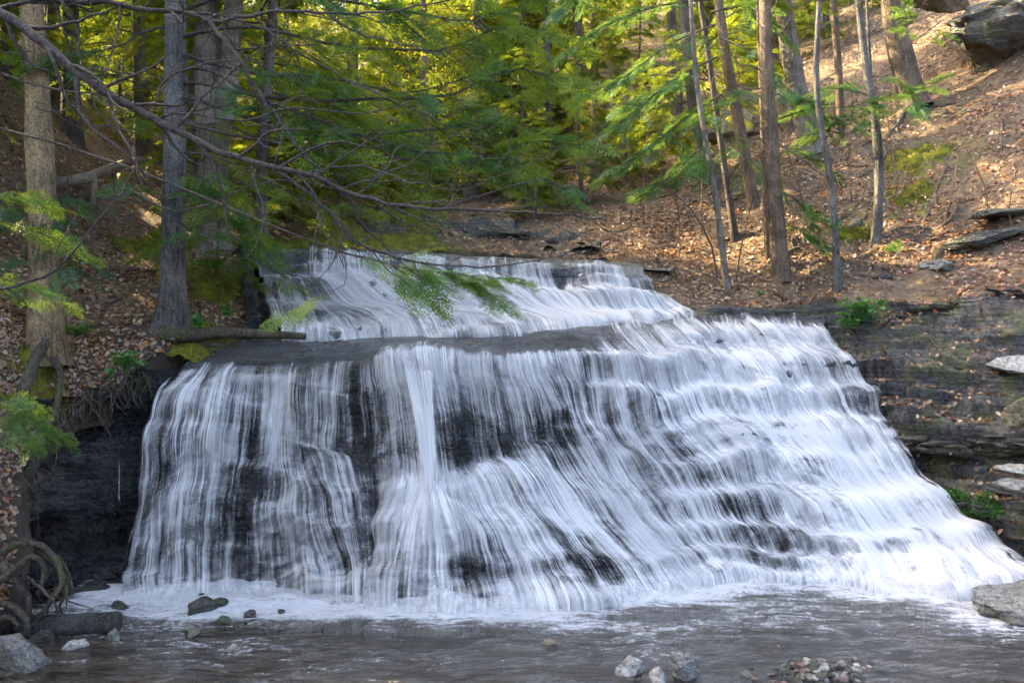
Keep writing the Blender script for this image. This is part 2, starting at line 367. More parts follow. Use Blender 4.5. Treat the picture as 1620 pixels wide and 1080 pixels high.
def snap(x, y):
    bd = np.full(x.shape, 9.); bx = x.copy(); by2 = y.copy()
    for i in range(len(CUT)):
        a = CUT[i]; b = CUT[(i+1) % len(CUT)]; d = b-a; t = np.clip(((x-a[0])*d[0]+(y-a[1])*d[1])/(d@d), 0, 1); qx = a[0]+t*d[0]; qy = a[1]+t*d[1]; dd = np.hypot(x-qx, y-qy)
        m_ = dd < bd; bd = np.where(m_, dd, bd); bx = np.where(m_, qx, bx); by2 = np.where(m_, qy, by2)
    return bd, bx, by2
_bd = snap(GX, GY)[0]; wet = np.maximum(wet, np.where((GX < -3.3) & (GY < 9.9), 1.*sstep(.95, .15, _bd+.12*vn(xyz(GX*5, GY*5), 31)), 0))
idx = gridfaces(len(gx), len(gy)); keep = ~(cut.ravel()[idx].all(1)); keep &= ~(behind.ravel()[idx].any(1))
idx = idx[keep][:, ::-1]
TV = np.stack([GX, GY, GZ], -1).reshape(-1, 3)
# edge skirt: bank edges have a soil thickness
E = np.concatenate([idx[:, [0, 1]], idx[:, [1, 2]], idx[:, [2, 3]], idx[:, [3, 0]]])
key = np.sort(E, 1); _, inv, cnt = np.unique(key[:, 0]*10**7+key[:, 1], return_inverse=True, return_counts=True)
be = E[cnt[inv] == 1]; bv = np.unique(be); mp = {int(v): k for k, v in enumerate(bv)}
near = TV[bv]
bd, bx, by2 = snap(near[:, 0], near[:, 1]); sel = bd < .16
near[sel, 0] = bx[sel]+.05*vn(near[sel]*4, 21); near[sel, 1] = by2[sel]+.05*vn(near[sel]*4, 22); near[sel, 2] = ground(near[sel, 0], near[sel, 1]); TV[bv] = near
SK = near+np.stack([.06*vn(near*3, 1), .16+.08*vn(near*3, 2), -.22-.16*np.abs(vn(near*4, 3))], -1)
n0 = len(TV); sk = np.array([[a, n0+mp[int(a)], n0+mp[int(b)], b] for a, b in be])
g = Geo(); g.add(np.concatenate([TV, SK]), np.concatenate([idx, sk]), moss=np.concatenate([mo.ravel(), np.zeros(len(SK))]), wet=np.concatenate([wet.ravel(), np.full(len(SK), .9)]))
used = np.unique(np.concatenate([idx.ravel(), sk.ravel()]))
remap = np.full(n0+len(SK), -1); remap[used] = np.arange(len(used))
g2 = Geo(); g2.add(np.concatenate(g.v)[used], remap[np.concatenate([idx, sk])], moss=np.concatenate(g.a['moss'])[used], wet=np.concatenate(g.a['wet'])[used])
tag(obj('forest_floor', g2.mesh('forest_floor', M['ground'])), 'leaf strewn brown soil of both banks and the wooded slopes', kind='structure')

# ------------------------------------------------------------------ bedded rock
_lr = np.random.default_rng(5)
LEV = np.concatenate([[-2], np.cumsum(_lr.choice([.07, .11, .16, .24, .36], 120))-1.5])
def terrace(z, k=3.2):
    i = np.clip(np.searchsorted(LEV, z)-1, 0, len(LEV)-2); a = LEV[i]; b = LEV[i+1]
    f = np.clip((z-a)/(b-a), 1e-4, 1-1e-4); gk = f**k/(f**k+(1-f)**k); return a+(b-a)*gk
LEV2 = np.concatenate([[-2], np.cumsum(_lr.choice([.16, .26, .36, .46], 60))-1.6])
def bed2(V, amt, k, seed):
    w = .20*vn(V*np.array([.55, .55, .1]), seed)+.12*vn(V*np.array([1.7, 1.7, .2]), seed+1)+.05*V[..., 0]
    z = V[..., 2]+w; i = np.clip(np.searchsorted(LEV2, z)-1, 0, len(LEV2)-2); a = LEV2[i]; b = LEV2[i+1]
    f = np.clip((z-a)/(b-a), 1e-4, 1-1e-4); gk = f**k/(f**k+(1-f)**k); return V[..., 2]+amt*((a+(b-a)*gk)-z)
def bed(V, amt=1., k=3.2, seed=0):
    w = .10*vn(V*np.array([.9, .9, .2]), seed)+.05*vn(V*2.3, seed+1)+.03*V[..., 0]
    z = V[..., 2]+w; return V[..., 2]+amt*(terrace(z, k)-z)
def rock_patch(name, rows, nu, nv, mat, amt=.9, k=3.2, bump=.06, label=None, seed=0, flip=False, kind='structure', chip=.05, raw=False):
    C = np.array([[np.array(q, float) if raw else P(*q) for q in r] for r in rows])
    V = crom(crom(C, nv, 0), nu, 1)
    nn = gridnorm(V); nn *= np.sign(-(nn[..., 1:2]))*1.0
    V[..., 2] = bed(V, amt, k, seed)
    layer = vn(xyz(V[..., 0]*1.3, V[..., 1]*1.3, np.round((V[..., 2])*9)), seed+3)      # layers stick out unevenly
    lay2 = vn(xyz(V[..., 0]*3.1, V[..., 1]*3.1, np.round((V[..., 2]+.03*V[..., 0])*19)), seed+6)
    V = V+nn*(bump*fbm(V*1.7, 4, seed)+chip*layer+.5*chip*lay2+.025*fbm(V*7, 3, seed+9))[..., None]
    f = gridfaces(nv, nu); g = Geo(); g.add(V, f if flip else f[:, ::-1])
    o = obj(name, g.mesh(name, mat)); tag(o, label, kind=kind); return o, V

LO = {  # flow lines of the lower falls: back, shelf, lip, six down the face, base, under water
 0: [(305,552,10.3),(300,566,9.8),(280,592,9.35),(250,630,9.08),(232,690,8.95),(222,760,8.82),(212,840,8.7),(205,900,8.6),(200,942,8.45),(196,985,8.35)],
 1: [(395,531,10.7),(375,550,10.0),(345,586,9.35),(318,622,9.12),(305,690,8.98),(298,760,8.85),(292,840,8.7),(288,900,8.58),(285,947,8.32),(284,995,8.25)],
 2: [(450,531,10.7),(440,550,10.0),(420,584,9.28),(415,625,9.18),(410,700,9.05),(405,742,8.95),(395,840,8.72),(390,900,8.58),(388,952,8.22),(388,1000,8.1)],
 3: [(520,531,10.7),(510,550,10.),(490,582,9.22),(488,625,9.15),(485,715,9.07),(498,752,8.8),(525,840,8.6),(540,900,8.42),(545,960,8.06),(546,1006,8.0)],
 4: [(570,531,10.7),(565,548,10.),(556,578,9.16),(555,630,9.12),(555,725,9.04),(570,760,8.82),(580,840,8.62),(585,900,8.42),(588,963,8.0),(588,1010,7.95)],
 5: [(595,531,10.7),(592,546,10.),(590,573,9.12),(596,640,9.05),(600,725,9.0),(600,765,8.84),(598,840,8.62),(597,900,8.4),(597,964,7.98),(597,1010,7.95)],
 6: [(625,531,10.7),(618,545,10.),(615,567,9.05),(626,640,8.97),(634,715,8.85),(636,768,8.62),(622,845,8.4),(618,900,8.22),(610,964,7.97),(610,1010,7.9)],
 7: [(680,531,10.7),(672,543,10.),(668,562,9.02),(684,640,8.92),(696,715,8.8),(706,768,8.58),(730,845,8.35),(738,900,8.18),(748,964,7.97),(750,1010,7.9)],
 8: [(760,530,10.7),(752,543,10.),(745,566,9.1),(757,645,9.08),(765,718,9.0),(790,752,8.76),(845,840,8.5),(885,900,8.3),(905,958,8.1),(912,1004,8.0)],
 9: [(840,527,10.75),(838,545,10.1),(840,568,9.25),(865,640,9.2),(880,700,9.12),(915,748,8.92),(980,840,8.72),(1030,893,8.58),(1055,938,8.5),(1062,985,8.4)],
 10: [(915,517,11.1),(918,535,10.4),(935,560,9.85),(950,610,9.65),(970,680,9.4),(1020,745,9.2),(1090,835,8.98),(1140,886,8.86),(1168,928,8.72),(1176,975,8.6)],
 11: [(975,505,11.4),(985,528,10.7),(1015,560,10.15),(1040,600,9.92),(1080,668,9.7),(1145,742,9.45),(1205,826,9.2),(1245,878,9.02),(1270,918,8.92),(1280,965,8.8)],
 12: [(1060,500,11.7),(1066,512,11.2),(1085,532,10.8),(1125,585,10.42),(1165,650,10.1),(1225,733,9.75),(1300,818,9.35),(1350,876,9.1),(1382,930,8.72),(1390,975,8.5)],
 13: [(1140,499,11.8),(1144,508,11.5),(1152,524,11.2),(1195,580,10.75),(1245,650,10.35),(1310,728,9.95),(1392,808,9.5),(1448,868,9.2),(1490,945,8.4),(1500,990,8.3)],
 14: [(1225,499,11.85),(1226,508,11.6),(1232,522,11.32),(1290,580,10.85),(1332,650,10.5),(1388,728,10.05),(1462,800,9.6),(1522,858,9.3),(1580,928,8.7),(1590,975,8.5)],
 15: [(1308,501,11.85),(1306,510,11.6),(1306,523,11.32),(1348,572,10.95),(1392,650,10.6),(1428,718,10.25),(1492,788,9.85),(1552,848,9.5),(1618,908,9.15),(1630,955,9.0)],
}
LD_ = 0
LD = [[.0,.1,.5,.62,.60,.58,.55,.55,.58,.7],[0,.05,.62,.82,.72,.62,.56,.54,.55,.7],[0,0,.42,.66,.52,.48,.40,.36,.44,.6],[0,0,.5,.68,.52,.56,.46,.42,.56,.7],
 [0,0,.45,.38,.36,.58,.58,.55,.6,.7],[0,.1,.4,.34,.26,.40,.2,.16,.4,.6],[0,.3,.85,.6,.45,.9,.78,.65,.68,.8],[0,.25,1.,.68,.52,.95,.88,.62,.72,.9],
 [0,.05,.80,.50,.36,.82,.76,.52,.75,.9],[0,.05,.78,.58,.44,.76,.70,.70,.82,.9],[.2,.1,.66,.6,.6,.6,.66,.7,.85,.9],[.5,.4,.7,.85,.70,.54,.48,.52,.8,.9],
 [.3,.5,.65,.92,.88,.85,.8,.8,.95,1],[.2,.35,.7,.85,.70,.88,.92,.9,.95,1],[.2,.3,.8,.58,.62,.82,.86,.9,.92,1],[.1,.15,.5,.5,.52,.58,.6,.6,.72,.8]]
UP = {
 0: [(385,396,13.6),(398,404,12.7),(408,425,12.5),(416,455,12.2),(425,490,11.6),(435,515,11.),(445,532,10.6)],
 1: [(438,392,13.6),(440,398,12.7),(446,425,12.5),(456,450,12.3),(480,485,11.8),(505,510,11.2),(515,532,10.6)],
 2: [(478,392,13.6),(480,397,12.7),(482,425,12.5),(488,448,12.3),(530,485,11.8),(565,512,11.2),(580,532,10.6)],
 3: [(530,393,13.6),(530,400,12.7),(532,425,12.5),(540,445,12.3),(605,485,11.8),(650,510,11.2),(670,531,10.65)],
 4: [(630,396,13.6),(630,406,12.7),(632,430,12.5),(645,448,12.3),(715,482,11.8),(775,506,11.25),(795,529,10.7)],
 5: [(760,403,13.5),(760,414,12.7),(762,440,12.5),(775,456,12.2),(835,482,11.8),(885,500,11.4),(905,520,10.95)],
 6: [(862,408,13.5),(862,419,12.65),(868,445,12.5),(876,466,12.3),(905,484,11.9),(930,498,11.6),(950,510,11.25)],
 7: [(884,409,13.5),(885,420,12.65),(888,445,12.5),(892,468,12.3),(918,486,11.9),(940,498,11.6),(958,508,11.3)],
 8: [(910,410,13.5),(910,421,12.6),(912,445,12.45),(918,466,12.2),(940,485,11.95),(965,496,11.7),(985,505,11.4)],
 9: [(970,412,13.4),(970,423,12.6),(974,442,12.4),(985,462,12.2),(1005,482,11.98),(1025,493,11.8),(1040,502,11.6)],
 10: [(1015,415,13.3),(1018,427,12.6),(1028,446,12.45),(1045,466,12.3),(1065,486,12.1),(1085,495,11.95),(1105,502,11.8)]}
for _k in UP:
    a, b, c = UP[_k][-1]; UP[_k].append((a+4, b+38, c-.12))
UD = [[0,.3,.5,.62,.72,.8,.9],[0,.05,.1,.12,.28,.4,.6],[0,.2,.45,.4,.35,.4,.6],[0,.75,.8,.75,.55,.6,.7],[0,.45,.6,.6,.62,.55,.5],[0,.6,.85,.95,1.,.95,.9],
 [0,.5,.6,.9,1.,.95,.9],[0,.05,.08,.6,.95,.9,.9],[0,.65,.6,.72,.75,.85,.9],[0,.5,.6,.8,.9,.95,.8],[0,.3,.5,.6,.7,.7,.6]]

UD = [r+[.5] for r in UD]
def falls(tbl, dens, nu, nv, rockmat, name, label, seed, recess, lip, upx, stepk, tk=1.):
    C = np.array([PL(tbl[k]) for k in sorted(tbl)]).transpose(1, 0, 2)       # rows x columns
    D = np.array(dens).T
    S = crom(crom(C, nv, 0), nu, 1); Dn = np.clip(lin(lin(D, nv, 0), nu, 1), 0, 1)
    row = np.linspace(0, len(C)-1, nv)[:, None]
    d1 = np.clip(np.interp(np.linspace(0, 1, nu), np.linspace(0, 1, D.shape[1]), D[max(lip-1, 0)])/.35, 0, 1)[None]; Dn = Dn*np.maximum(sstep(lip-.28, lip+.02, row), d1)
    pxl = np.interp(np.linspace(0, 1, nu), np.linspace(0, 1, C.shape[1]), upx)
    face = sstep(lip-.2, lip+.5, row)
    kx = np.interp(np.linspace(0, 1, nu), np.linspace(0, 1, C.shape[1]), stepk)[None]
    am = (.15+.85*face)*kx*np.clip(.75+.7*vn(S*.8, seed+5), .15, 1.15)
    R = S.copy(); R[..., 2] = S[..., 2]+(bed2(S, 1., 4.2, seed)-S[..., 2])*am
    nn = gridnorm(S); nn *= np.sign(-nn[..., 1:2]+1e-6)
    lay = vn(xyz(R[..., 0]*1.1, R[..., 1]*1.1, np.round(R[..., 2]*8)), seed+2)
    R = R+nn*(face*(tk**.5*.16*fbm(S*np.array([1.5,1.5,1.5]), 4, seed)+tk**.5*.05*lay+.02*fbm(S*6, 3, seed+4)) + (1-face)*.03*fbm(S*1.5, 4, seed+7))[..., None]
    # free falling curtains stand clear of the rock: the rock is cut back under the lip
    rec = lin(np.array(recess)[None].repeat(2, 0), nu, 1)[0][None]*sstep(lip+.05, lip+.8, row)*sstep(len(C)-1.2, len(C)-2.5, row)
    R[..., 1] += rec
    g = Geo(); g.add(R, gridfaces(nv, nu)[:, ::-1], t=np.broadcast_to(row/(len(C)-1), (nv, nu)).ravel())
    ro = obj(name+'_rock', g.mesh(name+'_rock', rockmat)); tag(ro, label[0], kind='structure')
    root = obj('waterfall', None) if 0 else bpy.data.objects.new('waterfall', None); COL.objects.link(root) if root.name not in COL.objects else 0
    tag(root, label[1], kind='structure')
    seg = np.linalg.norm(np.diff(S, axis=0, prepend=S[:1]), axis=-1); vlen = np.cumsum(seg, 0)
    # where the bed is flat the water piles up white, on risers it thins into strands
    dz = np.gradient(R[..., 2], axis=0); ds = np.linalg.norm(np.gradient(R, axis=0), axis=-1)+1e-6
    steep = gauss(np.clip(-dz/ds, 0, 1), 2., 0)
    back = S.copy(); back[..., 2] = gauss(S[..., 2]+(bed2(S, .95, 3.4, seed)-S[..., 2])*am, 1.4, 0)
    for L, (off, mt, dm, dk) in enumerate([(.035, M['fall'], .0, .40), (.075, M['fall2'], -.09, .36)]):
        W = gauss(back+nn*np.maximum(gauss(((R-rec[..., None]*np.array([0, 1, 0])-back)*nn).sum(-1), 2.5, 0), -.02)[..., None], 1.8+1.5*L, 0)
        u = pxl/145.
        rope = fbm(xyz(u*5.5, L*9., vlen*.28), 3, 40+L)
        W = W+nn*(off+face*.035*rope+.03*L*np.abs(fbm(xyz(u*1.4, 3., vlen*.5), 2, 60)))[..., None]
        clump = .75*fbm(xyz(u*1.1+L*5, 4., vlen*.55), 3, 80+L)+.5*kx*fbm(xyz(u*4.2+L*3, 9., vlen*2.2), 2, 90+L)
        W[..., 0] += .03*kx*fbm(xyz(u*2.0+L, 5., vlen*1.1), 3, 70+L)*face
        dd = Dn+dm+.05*kx-.20*np.clip(1-1.2*kx, 0, 1)+dk*(kx-.15)*(.66-steep)*face+(.12+.08*kx)*clump*face+.10*np.clip(.6-steep, -.3, .6)*(1-kx)*face
        dd = np.where(Dn < .03, 0, dd)
        edge = np.minimum(np.arange(nu), np.arange(nu)[::-1])/(nu*.012); dd = np.clip(dd, 0, 1.1)*np.clip(edge, 0, 1)[None]
        gg = Geo(); gg.add(W, gridfaces(nv, nu)[:, ::-1], dens=dd.ravel(), turb=np.clip(kx*tk*face*(.55+.5*fbm(xyz(u*1.3, 7., vlen*.9), 2, 95)), 0, 1).ravel())
        uvm = np.stack([np.broadcast_to(u+L*13.7, (nv, nu)).ravel(), vlen.ravel()], 1)
        obj('water_sheet', gg.mesh('water_sheet', mt, uvm), root)
    return R, root, S
LIPPX = [280,345,420,490,556,590,615,668,745,840,935,1020,1090,1160,1235,1306]
Rl, fall_lo, Sl = falls(LO, LD, 430, 240, M['wet'], 'lower_falls', ('dark wet bedded shale step and rounded shelf beneath the lower falls', 'wide lower waterfall of white silky strands pouring into the pool'), 3,
   [.10,.22,.25,.22,.28,.30,.24,.20,.24,.14,.05,.0,.0,0,0,0], 2, LIPPX, [.3,.4,.5,.55,.5,.5,.4,.35,.5,.6,.8,1,1,1,1,1])
Ru, fall_up, Su = falls(UP, UD, 300, 130, M['shelf'], 'upper_falls', ('grey wet shale slope beneath the upper falls', 'smaller upper waterfall sliding over sloping rock behind the shelf'), 21,
   [0]*11, 1, [400,440,480,530,630,760,862,885,910,970,1018], [.8,.8,.9,.9,.8,.7,.7,.8,1,1,1], .3)

# the strong jet that shoots clear of the lip and bursts into a fan below
def jet(cols, dens, nu, nv, root, u0, mt, fe=.3):
    C = np.array([PL(c) for c in cols]).transpose(1, 0, 2); S = crom(crom(C, nv, 0), nu, 1)
    D = lin(lin(np.array(dens).T, nv, 0), nu, 1); nn = gridnorm(S); nn *= np.sign(-nn[..., 1:2]+1e-6)
    vl = np.cumsum(np.linalg.norm(np.diff(S, axis=0, prepend=S[:1]), axis=-1), 0); u = u0+np.linspace(0, (cols[-1][0][0]-cols[0][0][0])/145., nu)[None]
    S = S+nn*(.03*fbm(xyz(u*6, 2., vl*.3), 3, 5))[..., None]
    e = sstep(0, 1, np.minimum(np.arange(nu), np.arange(nu)[::-1])/(nu*fe))
    gg = Geo(); gg.add(S, gridfaces(nv, nu)[:, ::-1], dens=(D*e[None]).ravel())
    obj('water_jet', gg.mesh('water_jet', mt, np.stack([np.broadcast_to(u, (nv, nu)).ravel(), vl.ravel()], 1)), root)
jet([[(612,562,9.1),(622,574,8.9),(644,650,8.74),(657,720,8.62),(664,785,8.48)],[(632,560,9.1),(642,571,8.88),(660,650,8.70),(671,720,8.56),(677,790,8.42)],
     [(662,559,9.1),(668,570,8.88),(678,650,8.70),(684,720,8.56),(688,790,8.42)],[(700,560,9.1),(702,574,8.9),(698,650,8.74),(697,720,8.62),(697,785,8.48)]],
    [[.0,.25,.4,.4,.3],[.0,.75,.98,1.,.7],[.0,.6,.72,.95,.7],[.0,.25,.3,.3,.3]], 60, 70, fall_lo, 3., M['fall2'])
jet([[(652,776,8.5),(630,805,8.35),(604,860,8.2),(594,910,8.05),(588,962,7.9)],[(668,764,8.45),(660,792,8.22),(648,860,8.05),(642,910,7.95),(638,966,7.8)],
     [(690,762,8.45),(706,790,8.22),(730,860,8.05),(744,910,7.95),(752,966,7.8)],[(712,774,8.5),(752,802,8.35),(812,860,8.25),(846,910,8.1),(866,960,7.95)]],
    [[.1,.5,.5,.46,.5],[.25,.85,.62,.48,.6],[.25,.85,.6,.44,.6],[.1,.5,.52,.46,.5]], 130, 60, fall_lo, 7., M['fall2'], .22)
bl = np.array([P(*LO[k][8]) for k in sorted(LO)]); bl = crom(bl, 420, 0); ar = np.linspace(0, 1, 14)[:, None]
sx = np.linspace(0, 1, 420)[None]; hgt = np.clip(.10+.10*fbm(xyz(bl[:, 0]*3, 0, 0), 3, 14), .02, .3)[None]
S_ = np.stack([np.broadcast_to(bl[:, 0], (14, 420)), bl[None, :, 1]+.10-.34*ar, hgt*np.sin(np.pi*np.clip(.25+ar*.75, 0, 1))-.01], -1); S_[..., 2] += .03*fbm(S_*6, 3, 3)
gg = Geo(); gg.add(S_, gridfaces(14, 420)[:, ::-1], dens=np.broadcast_to(np.interp(bl[:, 0], [-3.9, -2, -1.2, 0, 2.5, 3.4, 5.8], [.5, .42, .5, .56, .5, .6, .7])[None]*np.sin(np.pi*np.clip(ar, .02, .98))**.4, (14, 420)).ravel(), turb=1.)
obj('splash', gg.mesh('splash', M['fall'], np.stack([np.broadcast_to(bl[:, 0]*1.0, (14, 420)).ravel(), np.broadcast_to(ar*.35, (14, 420)).ravel()], 1)), fall_lo)
for k, (px, y0, y1, Y) in enumerate([(186,732,915,8.55),(1245,500,520,11.6)]):
    jet([[(px+4*(k < 2),y0-6,Y+.1),(px-3,y0+6,Y),(px-3,(y0+y1)/2,Y-.02),(px-4,y1,Y-.04)],[(px+6,y0-8,Y+.1),(px+2,y0+6,Y),(px+2,(y0+y1)/2,Y-.02),(px+2,y1,Y-.04)],[(px+12,y0-4,Y+.1),(px+6,y0+8,Y),(px+5,(y0+y1)/2,Y-.02),(px+7,y1,Y-.04)]],
        [[.15,.45,.42,.1]]*3, 14, 40, fall_lo, 20.+k, M['fall2'])

# stream above the upper falls and its bed
rows = [[(300,380,15.6),(380,388,15.4),(600,388,15.4),(850,392,15.2),(980,398,14.6),(1100,402,14.2)],
        [(330,388,14.4),(390,391,14.2),(600,392,14.2),(850,405,14.),(1000,409,13.7),(1080,410,13.6)],
        [(360,397,13.),(396,398,13.),(600,398,13.),(850,415,13.),(1000,420,12.95),(1060,424,12.9)]]
C = np.array([PL(r) for r in rows]); V = crom(crom(C, 24, 0), 90, 1)
V[..., 2] = np.minimum(V[..., 2], 3.93+.04*vn(V*1.5, 4)); V[..., 2] -= .05
g = Geo(); g.add(V, gridfaces(24, 90)[:, ::-1]); tag(obj('stream_bed', g.mesh('stream_bed', M['shelf'])), 'flat wet rock bed of the stream above the falls', kind='structure')

# right hand rock wall beside the falls
RWR = [[(1285,497,12.1),(1380,492,11.75),(1480,478,11.4),(1640,448,10.95),(1900,430,10.2),(2500,400,9.4)],
 [(1310,525,11.6),(1385,520,11.35),(1490,525,11.0),(1640,520,10.5),(1900,520,9.6),(2500,520,8.6)],
 [(1340,572,11.2),(1405,560,10.95),(1500,575,10.6),(1640,580,10.15),(1900,590,9.2),(2500,600,8.0)],
 [(1385,645,10.8),(1425,640,10.55),(1512,645,10.2),(1640,650,9.75),(1900,660,8.8),(2500,680,7.6)],
 [(1418,704,10.45),(1450,706,10.22),(1520,708,9.92),(1640,703,9.5),(1900,730,8.6),(2500,760,7.4)],
 [(1424,724,10.55),(1460,727,10.4),(1530,729,10.15),(1640,726,9.75),(1900,750,8.8),(2500,780,7.5)],
 [(1448,768,10.2),(1490,768,9.95),(1552,765,9.55),(1640,768,9.1),(1900,800,8.2),(2500,860,7.)],
 [(1505,828,9.92),(1540,822,9.65),(1585,828,9.25),(1660,832,8.75),(1900,880,7.7),(2500,960,6.5)],
 [(1570,885,9.6),(1590,888,9.35),(1620,893,9.1),(1690,902,8.6),(1920,980,7.2),(2500,1080,6.)],
 [(1610,940,9.2),(1620,950,9.0),(1650,960,8.7),(1730,980,8.1),(1950,1080,6.6),(2500,1200,5.4)]]
Ow, Vw = rock_patch('right_rock_wall', RWR, 300, 230, M['wall'], .95, 3.8, .10, 'damp layered grey shale wall to the right of the lower falls', 31, chip=.06)
LWR = [[(-900,560,8.),(-300,600,8.5),(0,660,8.5),(70,655,8.6),(150,618,8.95),(235,588,9.3),(310,580,9.8)],
 [(-900,640,8.2),(-300,680,8.8),(0,705,8.85),(85,690,9.0),(170,680,9.15),(235,670,9.3),(300,660,9.5)],
 [(-900,720,8.),(-300,735,8.6),(0,740,8.6),(85,732,8.72),(170,728,8.9),(228,735,9.12),(300,740,9.4)],
 [(-900,820,7.9),(-300,815,8.5),(0,812,8.5),(85,815,8.6),(170,820,8.78),(222,820,9.0),(300,820,9.3)],
 [(-900,850,8.1),(-300,845,8.8),(0,838,8.9),(85,838,9.),(170,842,9.1),(218,845,9.2),(300,850,9.3)],
 [(-900,900,8.1),(-300,900,8.7),(0,900,8.75),(90,895,8.8),(170,900,8.75),(215,905,8.8),(300,905,9.0)],
 [(-900,990,7.8),(-300,985,8.4),(0,975,8.5),(95,968,8.5),(170,968,8.45),(212,975,8.5),(300,985,8.7)]]
Ol, Vl = rock_patch('left_rock_wall', LWR, 200, 170, M['black'], .95, 4., .13, 'black dripping shale wall undercut below the left bank', 47, chip=.10)

rock_patch('upper_bank_rock', [[(366,388,14.),(378,392,13.2),(382,402,12.6),(384,440,12.),(386,470,11.4),(388,505,10.9),(378,520,10.3)],[(380,392,14.),(390,398,13.1),(396,412,12.5),(402,450,11.9),(406,485,11.3),(408,515,10.85),(396,530,10.4)],
  [(384,440,14.),(394,450,13.),(400,470,12.4),(408,500,11.8),(412,530,11.2),(414,550,10.8),(402,562,10.4)]], 90, 40, M['black'], .8, 3, .04, 'dark wet bank rock at the left of the upper falls', 53, chip=.04)
rock_patch('gap_backing_rock', [[(-5.6,13.1,4.05),(-4,13.15,3.86),(0,13.2,3.74),(2.5,13.,3.75)],[(-5.6,13.,3.),(-4,13.05,2.9),(0,13.1,2.9),(2.5,12.9,3.)],[(-5.6,12.9,1.),(-4,13.,1.),(0,13.,1.),(2.5,12.8,1.)]], 60, 30, M['black'], 0, 3, .05, 'added backing that closes sky gaps behind the upper falls', 59, raw=True)  # unseen black wall added to block sky showing through gaps
rock_patch('shelf_edge_rock', [[(1040,480,12.3),(1085,496,12.),(1200,494,12.),(1330,490,12.),(1400,490,11.8)],[(1044,492,12.2),(1085,500,11.86),(1200,500,11.86),(1330,500,11.82),(1400,500,11.6)],[(1044,520,12.2),(1085,522,11.9),(1200,522,11.9),(1330,530,11.8),(1400,540,11.5)],[(1044,560,12.2),(1085,560,11.9),(1200,560,11.9),(1330,570,11.7),(1400,590,11.3)]], 140, 40, M['wall'], .9, 4, .05, 'thin layered ledge between the right bank and the falls', 57, chip=.05)

# ------------------------------------------------------------------ pool and its bed
px_ = axis(-6.2, 7.4, .06, -14, 16, 1.3); py_ = axis(5.6, 10.2, .045, -3, 10.6, 1.25)
X, Y = np.meshgrid(px_, py_, indexing='ij')
base = np.array([P(*LO[k][8])[:2] for k in sorted(LO)]); base = np.concatenate([[[-6, 8.9]], base, [[8, 9.2]]])
by = np.interp(X, base[:, 0], base[:, 1]); dist = by-Y
wob = .25*vn(xyz(X*1.1, Y*1.1), 3)+.10*vn(xyz(X*3, Y*3), 4)
xx = X/8.2*F+810                                            # photo column at the foot of the falls
wid = np.interp(xx, [120,200,330,420,560,700,850,1000,1150,1300,1420,1500,1600], [.6,.95,.9,.6,.5,.65,.75,.55,.3,.4,.9,1.4,1.4])
foam = sstep(1.25, -.25, (dist+wob*.7)/np.maximum(wid, .05))
foam = np.where(xx < 150, foam*sstep(60, 150, xx), foam)
streak = .36*sstep(2.4, .2, dist)*sstep(.25, .8, vn(xyz(X*.8, Y*3.2), 8)*.5+.5)+.12*sstep(2.2, 1.0, np.abs(Y-7.6))
foam = np.clip(foam*.86+streak, 0, 1)
Z = .020*fbm(xyz(X*1.4+.3*Y, Y*3.2), 4, 2)*sstep(-.5, .6, 3.2-dist)+foam*.022*(fbm(xyz(X*4, Y*5), 4, 6)+.4)
Z += .05*np.exp(-(np.maximum(dist, 0)/.18)**2)*(foam > .3)
g = Geo(); g.add(np.stack([X, Y, Z], -1), gridfaces(len(px_), len(py_))[:, ::-1][:, ::-1], foam=foam.ravel())
tag(obj('pool_water', g.mesh('pool_water', M['pool'])), 'brown rippled pool with white foam at the foot of the falls', kind='structure')
bx_ = axis(-7, 8, .12, -14, 16, 1.4); by_ = axis(5.4, 10.4, .1, -3, 10.8, 1.4)
X, Y = np.meshgrid(bx_, by_, indexing='ij')
bar = P(1300, 1062, 6.5)
Z = -.24+.05*fbm(xyz(X, Y), 4, 12)+.34*np.exp(-((X-bar[0])/.62)**2-((Y-bar[1]+.12)/.36)**2)+.22*sstep(-3.6, -5.2, X)*sstep(8.5, 7.6, Y)
BEDZ = lambda x, y: float(-.24+.05*fbm(xyz(x, y), 4, 12)+.34*np.exp(-((x-bar[0])/.62)**2-((y-bar[1]+.12)/.36)**2)+.22*sstep(-3.6, -5.2, x)*sstep(8.5, 7.6, y))
g = Geo(); g.add(np.stack([X, Y, Z], -1), gridfaces(len(bx_), len(by_))[:, ::-1][:, ::-1])
tag(obj('stream_floor', g.mesh('stream_floor', M['bed'])), 'pebbly brown floor of the pool seen through shallow water', kind='structure')

